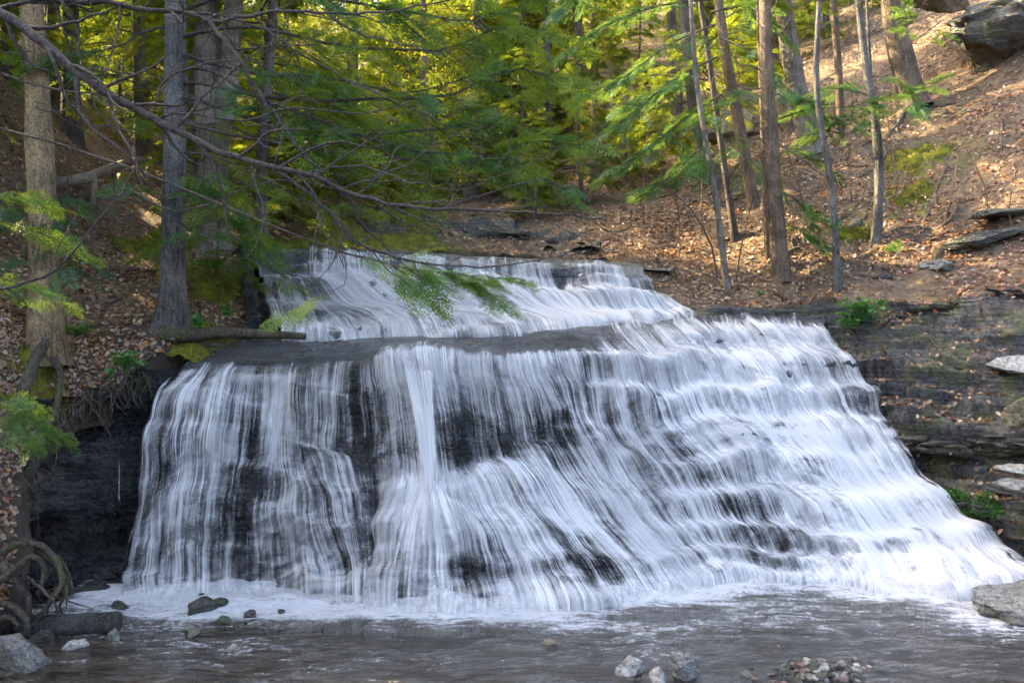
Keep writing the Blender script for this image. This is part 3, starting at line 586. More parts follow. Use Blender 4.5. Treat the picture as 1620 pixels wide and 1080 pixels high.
# ------------------------------------------------------------------ foliage templates
def rhombs(base, d, side, L, w):           # flat four-cornered blades
    m = base+d*(L*.45)[:, None]; t = base+d*L[:, None]
    V = np.stack([base, m+side*w[:, None], t, m-side*w[:, None]], 1).reshape(-1, 3)
    F4 = np.arange(len(base)*4).reshape(-1, 4); return V, F4
def frond(r, n=20, leaflets=0, big=1.):
    V = []; Fs = []; k = 0
    for i in range(n):
        x = (i+.6)/n*.94; sd = 1 if i % 2 else -1
        L = .50*(1-x)**.75*min(1, .35+x*3.)*r.uniform(.75, 1.15)+.05; an = r.uniform(.75, 1.05)
        d = np.array([math.cos(an), sd*math.sin(an), r.uniform(-.15, .08)]); b = np.array([x, 0, -.16*x*x])
        if not leaflets:
            pe = np.array([-d[1], d[0], 0]); v, f = rhombs(b[None], d[None], pe[None], np.array([L]), np.array([.030+.018*L]))
            V.append(v); Fs.append(f+k); k += len(v)
        else:
            m = max(3, int(L*leaflets)); 
            for j in range(m):
                t = (j+.5)/m; q = b+d*(L*t)+np.array([0, 0, -.05*t*t*L]); s2 = 1 if j % 2 else -1; a2 = an*sd+s2*r.uniform(.7, 1.05)
                dd = np.array([math.cos(a2), math.sin(a2), r.uniform(-.25, .15)]); pe = np.array([-dd[1], dd[0], r.uniform(-.3, .3)])
                v, f = rhombs(q[None], dd[None], pe[None], np.array([.088*big*(1-.4*t)]), np.array([.0145*big])); V.append(v); Fs.append(f+k); k += len(v)
    for sgn in (1,):                        # the twig that carries the blades
        x = np.linspace(0, .97, 5); w = .006*(1-.7*x); c = np.stack([x, 0*x, -.16*x*x], 1)
        v = np.concatenate([c+np.stack([0*x, w, 0*x], 1), c-np.stack([0*x, w, 0*x], 1)]); f = np.stack([np.arange(4), np.arange(1, 5), np.arange(6, 10), np.arange(5, 9)], 1)
        V.append(v); Fs.append(f+k); k += len(v)
    return np.concatenate(V), np.concatenate(Fs)
_fr = np.random.default_rng(3)
FAR = [frond(_fr, 20) for _ in range(4)]; NEAR = [frond(_fr, 15, 30) for _ in range(3)]; TIP = [frond(_fr, 12, 22, 1.7) for _ in range(3)]
def leafspray(r, n=11):                    # loose twig of small broad leaves
    V = []; Fs = []; k = 0
    for i in range(n):
        q = np.array([r.uniform(.1, 1), r.normal(0, .2), r.normal(0, .16)]); d = nrm(r.normal(0, 1, 3)); s = nrm(np.cross(d, r.normal(0, 1, 3)))
        v, f = rhombs(q[None], d[None], s[None], np.array([r.uniform(.10, .17)]), np.array([.045])); V.append(v); Fs.append(f+k); k += len(v)
    return np.concatenate(V), np.concatenate(Fs)
SPR = [leafspray(_fr) for _ in range(3)]
def put_fronds(geo, T, O, D, L, tint, r, tilt=.35):
    O = np.asarray(O); n = len(O)
    if n == 0: return
    D = nrm(np.asarray(D)); up = np.array([0, 0, 1.])+r.normal(0, tilt, (n, 3)); S = nrm(np.cross(up, D)); U = np.cross(D, S)
    which = r.integers(0, len(T), n)
    for w in range(len(T)):
        k = np.where(which == w)[0]
        if not len(k): continue
        tv, tf = T[w]
        V = O[k][:, None]+np.asarray(L)[k][:, None, None]*(tv[None, :, 0:1]*D[k][:, None]+tv[None, :, 1:2]*S[k][:, None]+tv[None, :, 2:3]*U[k][:, None])
        Fx = tf[None]+(np.arange(len(k))*len(tv))[:, None, None]
        geo.add(V, Fx.reshape(-1, 4), tint=np.repeat(np.asarray(tint)[k], len(tv)))
def limb_path(b, d, L, droop, r, n=7):
    t = np.linspace(0, 1, n)[:, None]; d = nrm(d)
    p = b+d*(L*t)+np.array([0, 0, -1.])*(droop*L*t*t)
    p[1:] += r.normal(0, .035*L/2.5, (n-1, 3)); return p
def bough(leaf, wood, path, r0, r, T, flen=(.3, .55), start=.2, per=16, tint=(.2, .6), dense=1., tk=5):
    """a limb along path with side shoots and flat sprays"""
    n = len(path); L = np.linalg.norm(np.diff(path, axis=0), axis=1).sum()
    wood.add(*tube(path, np.linspace(r0, r0*.18, n), tk))
    O = []; D = []; Ln = []
    m = max(3, int(per*L*dense/2.5)); tt = start+(1-start)*np.sort(r.uniform(0, 1, m)); i = np.minimum((tt*(n-1)).astype(int), n-2); f = (tt*(n-1)-i)[:, None]
    pos = path[i]*(1-f)+path[i+1]*f; dr = nrm(path[i+1]-path[i])
    for k in range(m):
        side = 1 if k % 2 else -1; a = r.uniform(.6, 1.2)*side; c, s_ = math.cos(a), math.sin(a)
        d = np.array([dr[k][0]*c-dr[k][1]*s_, dr[k][0]*s_+dr[k][1]*c, dr[k][2]*.5+r.uniform(-.25, .1)])
        ll = r.uniform(*flen)*(1.25-.6*tt[k])
        if r.random() < .55:                # a side shoot carrying several sprays
            sl = ll*r.uniform(1.2, 2.0); sp = limb_path(pos[k], d, sl, .18, r, 4); wood.add(*tube(sp, np.linspace(r0*.28, r0*.1, 4), 3))
            for q in (.35, .6, .8, .98):
                jj = min(int(q*3), 2); o = sp[jj]*(1-(q*3-jj))+sp[jj+1]*(q*3-jj); a2 = r.uniform(-.9, .9) if q < .95 else 0; c2, s2 = math.cos(a2), math.sin(a2)
                O.append(o); D.append([d[0]*c2-d[1]*s2, d[0]*s2+d[1]*c2, d[2]-.1]); Ln.append(ll*r.uniform(.7, 1.1))
        else: O.append(pos[k]); D.append(d); Ln.append(ll)
    O.append(path[-1]); D.append(dr[-1]); Ln.append(flen[1])
    t0 = r.uniform(*tint); put_fronds(leaf, T, O, np.array(D), Ln, np.clip(t0+r.normal(0, .14, len(O)), 0, 1.2), r, .6 if T is not FAR else .42)

# crowns for the woods behind: a few made once, then shared
def crown_hemlock(seed, Ht=17., low=1.0, rad=3.1, nl=95, tint=(.3, 1.0)):
    r = np.random.default_rng(seed); leaf = Geo(); wood = Geo()
    for k in range(nl):
        h = low+(Ht-low)*(k+r.random())/nl; a = r.uniform(0, 2*np.pi); pr = (1-(h/Ht))**.75
        L = rad*pr*r.uniform(.6, 1.15)+.3; b = np.array([0, 0, h]); d = np.array([math.cos(a), math.sin(a), r.uniform(.0, .25)])
        bough(leaf, wood, limb_path(b, d, L, r.uniform(.15, .32), r, 6), .012+.007*L, r, FAR, (.32, .62), .22, 21, tint, 1., 3)
    return leaf, wood
def crown_broad(seed, Ht=8., low=1.2, rad=2.6, nl=44):
    r = np.random.default_rng(seed); leaf = Geo(); wood = Geo()
    for k in range(nl):
        h = low+(Ht-low)*(k+r.random())/nl; a = r.uniform(0, 2*np.pi); L = rad*r.uniform(.5, 1.1)*(1-.5*h/Ht); d = np.array([math.cos(a), math.sin(a), r.uniform(.1, .7)])
        bough(leaf, wood, limb_path(np.array([0, 0, h]), d, L, .05, r, 6), .02, r, SPR, (.6, 1.0), .25, 11, (.1, .9), 1., 3)
    return leaf, wood
CR = []
for sd in range(5):
    lf, wd = crown_hemlock(100+sd, 9.5+.5*sd, .5+.35*(sd % 3), 2.1+.2*sd, 52)
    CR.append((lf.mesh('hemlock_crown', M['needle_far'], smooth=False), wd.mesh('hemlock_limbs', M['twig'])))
CB = []
for sd in range(3):
    lf, wd = crown_broad(200+sd)
    CB.append((lf.mesh('sunglow_crown', M['sunglow'], smooth=False), wd.mesh('sunglow_limbs', M['twig'])))
BIGCR = []                                  # crowns of the trees that close the canopy above and beside the view
for sd in range(2):
    lf, wd = crown_hemlock(300+sd, 12, 5., 2.8, 34)
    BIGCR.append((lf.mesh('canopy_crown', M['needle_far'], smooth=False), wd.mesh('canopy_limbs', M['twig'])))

def trunk_geo(path, rad, k=14, flare=.5, lobes=5, rough=.06, seed=0, fh=.28):
    path = np.asarray(path, float); L = np.concatenate([[0], np.cumsum(np.linalg.norm(np.diff(path, axis=0), axis=1))])
    n = len(path); V, f = tube(path, rad, k); V = V.reshape(n, k, 3); c = path[:, None]
    th = np.arange(k)*2*np.pi/k; ph = seed*1.7
    fl = 1+flare*np.exp(-L/fh)[:, None]*(1+.55*np.cos(lobes*th+ph)[None])+rough*fbm(xyz(np.cos(th)[None]*2+seed*5, np.sin(th)[None]*2, L[:, None]*1.3), 3, seed)
    V = c+(V-c)*fl[..., None]; g = Geo(); g.add(V, f); return g
def make_tree(name, path, r0, r1, mat, label, crown=None, group=None, seed=0, scale=1., rot=0., flare=.5, k=14, fh=.28, crown_at=0., cat='tree'):
    base = np.asarray(path[0], float); p = spline(path, 40)
    root = thing(name, base, label, cat, group)
    g = trunk_geo(p, np.linspace(r0, r1, len(p)), k, flare, 4+seed % 3, .07, seed, fh)
    obj('trunk', g.mesh('trunk', mat, off=base), root)
    if crown:
        for nm, me in (('crown', crown[0]), ('limbs', crown[1])):
            o = obj(nm, me, root); o.scale = (scale,)*3; o.rotation_euler = (0, 0, rot); o.location = p[int(crown_at*39)]-base
    return root
def vert(px0, py0, Y, px1, py1=None, top=None, dy=0., wob=.05, seed=0):
    """trunk path: base pixel, then a pixel it passes near the top of the picture, carried on to the given height"""
    a = P(px0, py0, Y); a[2] -= .12; b = P(px1, 0 if py1 is None else py1, Y+dy); r = np.random.default_rng(seed)
    if top: b = a+(b-a)*(top/(b[2]-a[2]))
    t = np.linspace(0, 1, 6)[:, None]; p = a+(b-a)*t; p[1:-1] += r.normal(0, wob, (4, 3))*np.array([1, .6, .2]); return p


def twig_tree(G, path, r0, r1, r, depth=2, k=6, spacing=.18, plane=(1, .35, .75), start=.1, lenf=.55, ang=(.45, 1.0), zig=.02):
    n = len(path); G.add(*tube(path, np.linspace(r0, r1, n), k))
    if depth == 0: return
    L = np.linalg.norm(np.diff(path, axis=0), axis=1).sum(); m = int(L*(1-start)/spacing); side = 1 if r.random() < .5 else -1
    for j in range(m):
        t = start+(1-start)*(j+r.uniform(.1, .9))/max(m, 1); i = min(int(t*(n-1)), n-2); f = t*(n-1)-i; b = path[i]*(1-f)+path[i+1]*f; d = nrm(path[i+1]-path[i])
        side = -side; a = side*r.uniform(*ang); c, s = math.cos(a), math.sin(a)
        dd = np.array([d[0]*c-d[2]*s, d[1]+r.normal(0, .35), d[0]*s+d[2]*c]); dd = nrm(dd*np.array([1, .8, 1]))
        l = lenf*r.uniform(.45, 1.2)*(1.1-.5*t)*(L**.5)*.7; nn = 7; q = [b]
        for w in range(nn): dd = nrm(dd+r.normal(0, .20, 3)+np.array([0, 0, .03])); q.append(q[-1]+dd*l/nn)
        rr = (r0*(1-t)+r1*t)*.55; twig_tree(G, np.array(q), max(rr, .0022), max(rr*.35, .0016), r, depth-1, 4 if depth > 1 else 3, spacing*.75, plane, .12, lenf*.8, ang, zig)
big = make_tree('hemlock_tree', vert(270, 522, 10., 279, 0, 13, seed=1, wob=.02), .148, .07, M['bark_grey'], 'straight grey hemlock trunk with flared mossy foot at the left end of the falls', None, seed=1, flare=.8, fh=.3, k=22)
bw, bl = Geo(), Geo(); r = np.random.default_rng(21)
BIGL = [  # its limbs reach out over the water
 ([(284,88,10.),(340,94,9.8),(420,112,9.4),(540,128,9.),(640,150,8.8),(730,120,8.7)],.028,.45),([(286,108,10.),(340,110,9.7),(400,140,9.3),(520,190,8.9),(640,230,8.7),(800,250,8.6),(890,285,8.6)],.030,.35),
 ([(286,132,10.),(350,132,9.7),(430,152,9.4),(560,165,9.1),(700,170,8.9),(830,130,8.8),(915,150,8.8)],.028,.45),([(285,60,10.),(380,40,9.6),(520,60,9.3),(660,70,9.),(780,40,8.9),(860,60,8.9)],.026,.42),
 ([(285,20,10.),(400,-20,9.5),(560,0,9.2),(700,20,8.9),(820,0,8.8)],.026,.45),([(283,190,10.),(360,215,9.7),(480,240,9.3),(600,262,9.),(740,275,8.8),(840,250,8.7),(920,262,8.7)],.026,.4),
 ([(283,150,10.),(390,180,9.5),(500,215,9.2),(650,205,9.),(780,190,8.9),(880,215,8.8)],.026,.4),([(283,240,10.),(350,255,9.9),(430,300,9.6),(520,330,9.4),(640,318,9.2)],.02,.35),
 ([(270,40,10.),(200,60,9.8),(120,70,9.6),(60,90,9.5)],.02,.4),([(270,-60,10.),(420,-90,9.4),(600,-60,9.),(760,-80,8.7),(900,-40,8.6)],.03,.35),([(272,300,10.),(250,310,9.8),(300,330,9.6),(350,345,9.5)],.012,.3),
 ([(275,350,10.),(310,352,9.8),(345,372,9.6),(385,368,9.5)],.012,.25),([(275,285,10.),(320,280,9.8),(360,300,9.6),(400,292,9.5)],.012,.25),([(268,330,10.),(290,312,9.8),(330,305,9.7)],.01,.2)]
bb = np.asarray(big.location)
def limb_part(root, path, r0, rr, T, flen, st, per, tint, dense, tk, mat):
    w, l = Geo(), Geo(); bough(l, w, path, r0, rr, T, flen, st, per, tint, dense, tk); o = np.asarray(root.location)
    lo = obj('limb', w.mesh('limb', M['twig'], off=o), root); obj('foliage', l.mesh('foliage', M[mat], smooth=False, off=o), lo)
for pts, r0, st in BIGL:
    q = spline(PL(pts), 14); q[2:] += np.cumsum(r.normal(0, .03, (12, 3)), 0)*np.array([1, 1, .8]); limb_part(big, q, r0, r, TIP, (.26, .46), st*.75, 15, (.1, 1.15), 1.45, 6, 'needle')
for h in np.arange(4.6, 10.5, .22):          # the rest of the crown above the picture
    a = r.uniform(0, 6.28); bough(bl, bw, limb_path(np.array([-4.1, 10, 2.75+h+1.2]), np.array([math.cos(a), math.sin(a), .1]), r.uniform(1.6, 3.0)*(1-h/16), .2, r), .03, r, FAR, (.5, .8), .2, 13, (.2, .6), 1., 4)
obj('crown', bl.mesh('crown', M['needle'], smooth=False, off=bb), big); obj('limbs', bw.mesh('limbs', M['twig'], off=bb), big)

dead = make_tree('dead_tree', np.concatenate([PL([(76,580,9.),(72,500,9.02),(68,360,9.05),(62,220,9.1),(58,130,9.1)]), P(50,0,9.1)[None], P(44,-160,9.1)[None]]), .175, .10, M['bark_dead'], 'barkless tan dead trunk standing on the left bank', None, seed=2, flare=.35)
make_tree('forked_tree', np.concatenate([[on_ground(338, 13., .2)], PL([(334,250,13.),(330,120,13.),(326,0,13.),(322,-200,13.),(318,-420,13.)])]), .27, .15, M['bark_pale'], 'mottled pale grey trunk behind the hemlock at the falls, forking upwards', BIGCR[0], seed=3, scale=.8, flare=.25)
fk = bpy.data.objects[-1] if 0 else None
_ft = [o for o in COL.objects if o.name.startswith('forked_tree')][0]
g = trunk_geo(spline(PL([(336,300,13.),(348,220,12.95),(359,150,12.9),(366,60,12.85),(372,-60,12.8),(380,-260,12.8)]), 24), np.linspace(.17, .13, 24), 12, 0., 4, .06, 9); obj('fork', g.mesh('fork', M['bark_pale'], off=np.asarray(_ft.location)), _ft)

NT = [  # base px, py, depth, px at top of picture, r0, bark, crown index, scale, label
 (1236,442,13.,1200,.135,'bark_warm',None,.62,'upright brown trunk with wide foot on the leafy right bank, nearest the upper falls edge'),
 (1152,446,12.8,1090,.05,'bark_pale',None,.5,'thin pale sapling bending left on the right bank beside a curved stem'),
 (1326,474,12.3,1296,.055,'bark_grey',None,.5,'slim grey tree leaning left above the green plant tuft'),
 (1386,390,13.5,1364,.075,'bark_grey',None,.5,'slender grey trunk with bare spreading roots on the right slope'),
 (1447,170,17.,1408,.27,'bark_warm',None,.6,'thick mossy trunk with clawed roots high on the right slope'),
 (1286,262,17.,1228,.225,'bark_pale',None,.62,'stout pale trunk leaning left in sunlight on the right slope'),
 (1330,232,17.5,1318,.09,'bark_warm',None,.5,'short thin trunk right of the stout leaning one'),
 (1196,345,15.5,1130,.12,'bark_warm',None,.6,'brown trunk leaning left behind the leafy bank'),
 (1128,300,17.,1076,.15,'bark',4,.62,'dark trunk beneath blue green boughs at the centre right'),
 (1250,215,19.,1190,.12,'bark_warm',None,.55,'second leaning trunk behind the stout pale one'),
 (413,375,14.,430,.11,'bark',3,.5,'dark slim trunk rooted left of the upper falls'),
 (224,272,18.,220,.18,'bark',2,.6,'dark trunk standing beside the trail railing'),
 (12,120,16.,16,.15,'bark',1,.6,'dark trunk on the left hillside crest, farthest left'),
 (140,222,22.,128,.13,'bark_pale',None,.6,'pale sunlit trunk at the end of the left hillside'),
 (158,228,23.,152,.15,'bark_warm',3,.6,'orange brown trunk next to the pale one in the left valley'),
 (204,215,26.,198,.13,'bark_warm',4,.6,'slim trunk in the bright left valley'),
 (90,160,17.,80,.10,'bark',None,.5,'thin dark trunk behind the barkless dead tree'),
 (628,285,24.,622,.26,'bark',0,.7,'large dark trunk on the central slope, left of the middle'),
 (668,270,25.,655,.14,'bark_grey',1,.6,'grey trunk right of the large dark one on the central slope'),
 (720,265,26.,712,.16,'bark_warm',2,.7,'reddish trunk on the central slope'),
 (838,200,30.,822,.30,'bark',3,.8,'tall dark trunk high on the central slope'),
 (905,190,31.,884,.20,'bark_pale',4,.8,'pale straight trunk high on the central slope'),
]
for k, (px, py, Y, pt, r0, bk, ci, sc, lb) in enumerate(NT):
    a = on_ground(px, Y, .15); b = P(pt+(px-pt)*0, 0, Y); top = 9.5 if ci is not None else 8.
    a2 = P(px, py, Y); d = (P(pt, 0, Y)-a2); d = d/d[2]; rr = np.random.default_rng(k)
    path = np.array([a+d*top*t*np.array([1-.25*t, 1, 1]) for t in np.linspace(0, 1, 6)]); path[1:-1] += rr.normal(0, .05, (4, 3))*np.array([1, .5, 0])
    root_ = make_tree('hillside_tree' if ci is not None else 'sapling' if r0 < .1 else 'bare_tree', path, r0, r0*.45, M[bk], lb, CR[ci] if ci is not None else None, 'trees told apart on the slopes', k+10, .85, k*1.3, .45, 12, .25, .1)
    if ci is None:                           # leafless limbs
        pp = spline(path, 40); rl = np.random.default_rng(900+k)
        for j in range(9):
            h_ = int(rl.uniform(6, 36)); aa = rl.uniform(0, 6.28); L_ = rl.uniform(.7, 2.0); lp = limb_path(pp[h_], np.array([math.cos(aa), math.sin(aa)*.8, rl.uniform(.3, .9)]), L_, -.05, rl, 8); G2 = Geo(); twig_tree(G2, lp, .006+.06*r0, .003, rl, 1, 5, .16, lenf=.6)
            o_ = len(G2.v[0]); G = Geo(); G.add(G2.v[0], G2.f[0]); lb_ = obj('limb', G.mesh('limb', M[bk], off=a), root_); G3 = Geo(); G3.v = G2.v[1:]; G3.f = [f-o_ for f in G2.f[1:]]; G3.n = G2.n-o_
            if G3.v: tag(obj('twigs', G3.mesh('twigs', M[bk], off=a), lb_), kind='stuff')

# ------------------------------------------------------------------ the woods behind
r = np.random.default_rng(77); spots = []
def try_spot(x, y, dmin):
    if inside(np.array([x]), np.array([y]))[0]: return False
    for (a, b) in spots:
        if (a-x)**2+(b-y)**2 < dmin*dmin: return False
    spots.append((x, y)); return True
LITQ = PL([(1080,430,13.2),(1200,420,13.6),(1300,330,14.8),(1350,250,16.5),(1400,330,14.4),(1150,300,17),(930,440,12.6),(1250,300,15.8),(1450,250,15.5)])
def clear_height(x, y):                     # how high a tree may stand here before it shades the sunny slope
    h = 99.; e = TOSUN[2]/np.hypot(*TOSUN[:2]); az = TOSUN[:2]/np.hypot(*TOSUN[:2])
    for q in LITQ:
        d = np.array([x, y])-q[:2]; t = d@az; lat = abs(d[0]*az[1]-d[1]*az[0])
        if t > 0 and lat < 2.2: h = min(h, q[2]+t*e)
    return h
tries = 0; cnt = 0
while cnt < 66 and tries < 6000:
    tries += 1; Y = 17+(r.random()**1.3)*40; px = r.uniform(-60, 1520); x = (px-810)/F*Y
    if px < 420 and Y < 27: continue
    if px > 950 and Y < 23: continue
    if not try_spot(x, Y, 1.9+Y*.03): continue
    a = np.array([x, Y, float(ground(x, Y))-.15]); left = px < 480
    hc = clear_height(x, Y)-a[2]
    if hc < 2.2: spots.pop(); continue
    sp = r.random() < (.5 if left else .22); h = min(r.uniform(8, 9.5), hc); ln = r.normal(0, .03, 2); sc = min(r.uniform(.75, 1.05), h/9)
    path = np.array([a+np.array([ln[0]*h*t, ln[1]*h*t, h*t]) for t in np.linspace(0, 1, 5)])
    crn = CB[r.integers(0, 3)] if sp else CR[r.integers(0, 5)]
    make_tree('sunglow_tree' if sp else 'hemlock_tree', path, r.uniform(.10, .2), .05, M[['bark', 'bark_warm', 'bark_grey'][r.integers(0, 3)]],
        'added yellow green tree with sunlit glow put into its leaf colour' if sp else 'feathery hemlock in the woods behind the falls', crn,
        'yellow trees added for background glow' if sp else 'hemlocks in the woods', int(r.integers(0, 90)), sc, r.uniform(0, 6.28), .4, 8); cnt += 1
r = np.random.default_rng(78); cnt = 0; tries = 0
while cnt < 26 and tries < 3000:             # low young hemlocks filling the middle distance
    tries += 1; Y = r.uniform(15.8, 25); px = r.uniform(380, 1010) if r.random() < .75 else r.uniform(100, 420); x = (px-810)/F*Y
    if px < 400 and Y < 19: continue
    if not try_spot(x, Y, 1.15): continue
    a = np.array([x, Y, float(ground(x, Y))-.1]); h = min(r.uniform(2.6, 4.6), clear_height(x, Y)-a[2])
    if h < 1.6: spots.pop(); continue
    make_tree('young_hemlock', np.array([a+np.array([.1*math.sin(2*t+cnt), 0, h*t]) for t in np.linspace(0, 1, 5)]), .05, .015, M['bark'], 'low young hemlock filling the middle distance above the upper stream', CR[r.integers(0, 5)], 'young hemlocks in the middle distance', int(cnt), h/9.5*1.15, r.uniform(0, 6.28), .3, 7); cnt += 1
# trees beside the view that shade the falls: the left hillside's own hemlocks
for k, (x, y) in enumerate([(-8.6,7.2),(-9.6,10.4),(-9.9,13.6),(-9.0,12.1),(-8.0,9.2),(-12.6,15.4),(-8.8,16.4),(-6.7,17.2),(-10.2,18.2),(-7.6,11.6)]):
    a = np.array([x, y, float(ground(x, y))-.2]); h = 9.5
    path = np.array([a+np.array([0, 0, h*t]) for t in np.linspace(0, 1, 5)])
    make_tree('hemlock_tree', path, .2, .06, M['bark'], 'tall hemlock on the crest of the left hillside', CR[k % 5] if k in (0, 1, 2, 3, 4) else BIGCR[k % 2], 'hemlocks on the left crest', k, .8+.1*(k % 3), k*.9, .4, 8)

for k, (x, y, h, sc, lb) in enumerate([(-1.0,19.2,10.5,.9,'tall hemlock added left of centre to dapple the right slope with shade'),(1.6,22.2,11.,.95,'tall hemlock added mid slope to dapple the right slope with shade'),(4.0,20.5,8.,.7,'mid height hemlock added below the orange rock band for dappled shade')]):  # trees added so their crowns throw dappled shade on the right slope
    a = np.array([x, y, float(ground(x, y))-.2]); path = np.array([a+np.array([.2*math.sin(3*t+k), 0, h*t]) for t in np.linspace(0, 1, 6)])
    make_tree('hemlock_tree', path, .16, .05, M['bark'], lb, BIGCR[k % 2], None, k+40, sc, k*1.9, .4, 10)
# ------------------------------------------------------------------ blue green boughs reaching in over the right bank
def bough_tree(name, base, top, r0, bark, label, boughs, seed, tint, T=None, dense=1.6, flen=(.2, .4), mat='needle'):
    root = make_tree(name, [base, base*.7+top*.3, base*.35+top*.65, top], r0, r0*.4, M[bark], label, None, seed=seed, flare=.35, k=10)
    rr = np.random.default_rng(seed)
    for pts, rb, st in boughs: limb_part(root, spline(PL(pts), 10), rb, rr, T or FAR, flen, st, 17, tint, dense*1.15, 5, mat)
    return root
b = on_ground(1165, 14.6, .15)
bough_tree('hemlock_tree', b, b+np.array([-1.1, 0, 7.5]), .07, 'bark', 'young hemlock with drooping blue green boughs over the upper falls bank',
  [([(1130,40,14.4),(1060,70,13.9),(990,120,13.5),(930,150,13.2)],.02,.15),([(1135,90,14.4),(1060,130,13.8),(1000,180,13.4),(950,215,13.1)],.02,.15),([(1140,150,14.4),(1080,190,13.8),(1020,240,13.4),(975,265,13.2)],.02,.15),
   ([(1120,0,14.4),(1040,10,13.8),(960,40,13.3),(900,80,13.1)],.02,.15),([(1140,60,14.4),(1200,90,14.),(1240,140,13.7),(1280,160,13.5)],.018,.2),([(1145,180,14.4),(1100,240,13.9),(1060,280,13.6),(1010,300,13.4)],.016,.2),
   ([(1120,-60,14.4),(1010,-70,13.6),(930,-20,13.2),(880,20,13.)],.02,.15),([(1150,230,14.4),(1190,260,14.),(1220,300,13.8)],.014,.2),([(1125,20,14.4),(1180,10,14.),(1230,50,13.6)],.018,.2)], 61, (-.1, .25), None, 1.9)
b = on_ground(1215, 13.4, .15)
bough_tree('hemlock_tree', b, b+np.array([-.25, 0, 6.5]), .05, 'bark_warm', 'young hemlock with low green sprays between the right bank trunks',
  [([(1208,300,13.4),(1250,310,13.),(1290,345,12.8),(1330,350,12.7)],.012,.2),([(1205,250,13.4),(1260,240,13.),(1310,270,12.8)],.012,.2),([(1205,200,13.4),(1270,175,13.),(1330,170,12.8),(1390,160,12.7)],.014,.3),
   ([(1205,220,13.4),(1160,225,13.),(1110,260,12.8)],.012,.2),([(1210,330,13.4),(1255,360,13.1),(1300,385,12.9)],.01,.2),([(1205,140,13.4),(1150,150,13.),(1100,190,12.7)],.012,.2)], 62, (.05, .5), None, 1.5)
b = on_ground(1392, 13.6, .1)
bough_tree('hemlock_tree', b, b+np.array([-.3, 0, 5.5]), .04, 'bark_grey', 'slim understory hemlock with flat green sprays in front of the mossy trunk',
  [([(1372,150,13.5),(1320,140,13.2),(1265,150,13.)],.01,.2),([(1372,165,13.5),(1420,150,13.2),(1470,130,13.)],.01,.2),([(1374,180,13.5),(1330,195,13.2),(1300,205,13.1)],.01,.2),([(1370,60,13.5),(1420,40,13.2),(1480,50,13.)],.01,.2),([(1370,120,13.5),(1420,128,13.2),(1450,160,13.)],.01,.2)], 63, (.2, .8), None, 1.5)

# ------------------------------------------------------------------ rocks
def rock_geo(size, seed, cuts=9, n=(18, 12), rough=.05, flat=.0):
    r = np.random.default_rng(seed); a, b = n
    th = np.linspace(0, 2*np.pi, a, endpoint=False); ph = np.linspace(0, np.pi, b+2)[1:-1]
    V = np.stack([np.outer(np.sin(ph), np.cos(th)), np.outer(np.sin(ph), np.sin(th)), np.outer(np.cos(ph), np.ones(a))], -1).reshape(-1, 3)
    V = np.concatenate([V, [[0, 0, 1]], [[0, 0, -1]]])
    for k in range(cuts):
        nn = nrm(r.normal(0, 1, 3)*np.array([1, 1, .7])); d = r.uniform(.45, .8); q = V@nn; V = V-nn*np.maximum(q-d, 0)[:, None]
    if flat: V[:, 2] = np.minimum(V[:, 2], flat)
    V = V+nrm(V)*(rough*fbm(V*2.6+seed, 5, seed, .55))[:, None]
    if n[0] > 40: V[:, :2] *= (1+.07*vn(xyz(V[:, 0]*1.5, V[:, 1]*1.5, np.round(V[:, 2]*9)), seed+2))[:, None]
    V = V*np.asarray(size)
    i = (np.arange(b-1)[:, None]*a+np.arange(a)[None]).ravel(); j = (np.arange(b-1)[:, None]*a+(np.arange(a)+1)[None] % a).ravel()
    q = np.stack([i, i+a, j+a, j], 1); top = len(V)-2; bot = len(V)-1; e = np.arange(a); e2 = (e+1) % a
    return V, q, np.concatenate([np.stack([np.full(a, top), e, e2], 1), np.stack([np.full(a, bot), (b-1)*a+e2, (b-1)*a+e], 1)])
def rock(name, loc, size, mat, label, seed, group=None, rot=0., tilt=(0, 0), cat='rock', **k):
    V, q, t = rock_geo(size, seed, **k); g = Geo(); g.add(V, q); g.n -= len(V); g.f.append(t+0); g.n += len(V)
    o = obj(name, g.mesh(name, M[mat], smooth=False), loc=loc); o.rotation_euler = (tilt[0], tilt[1], rot); return tag(o, label, cat, group)
def at_water(px, py, z=0.): Y = (CH-z)*F/(py-540); return np.array([(px-810)/F*Y, Y, z])
rock('boulder', at_water(1632, 985)+np.array([.12, .15, .06]), (.80, .46, .30), 'boulder', 'broad flat topped grey boulder at the right edge of the pool', 4, rot=.25, cuts=20, n=(60, 36), flat=.62, rough=.10)
rock('boulder', at_water(1000, 1066, 0)+np.array([0, 0, .04]), (.13, .10, .13), 'pale', 'pale cream rock at the bottom edge, left of the dark one', 15, rot=.3, tilt=(.2, .3), n=(44, 26), rough=.11, cuts=16)
rock('boulder', at_water(1085, 1066, 0)+np.array([0, .02, .05]), (.20, .15, .15), 'boulder', 'dark grey angular rock at the bottom edge of the pool', 12, rot=.8, n=(44, 26), rough=.11, cuts=16)
rock('stone', at_water(1040, 1070, 0)+np.array([0, -.05, .0]), (.10, .08, .09), 'pale', 'small cream stone wedged between the two bottom edge rocks', 33, rot=.8)
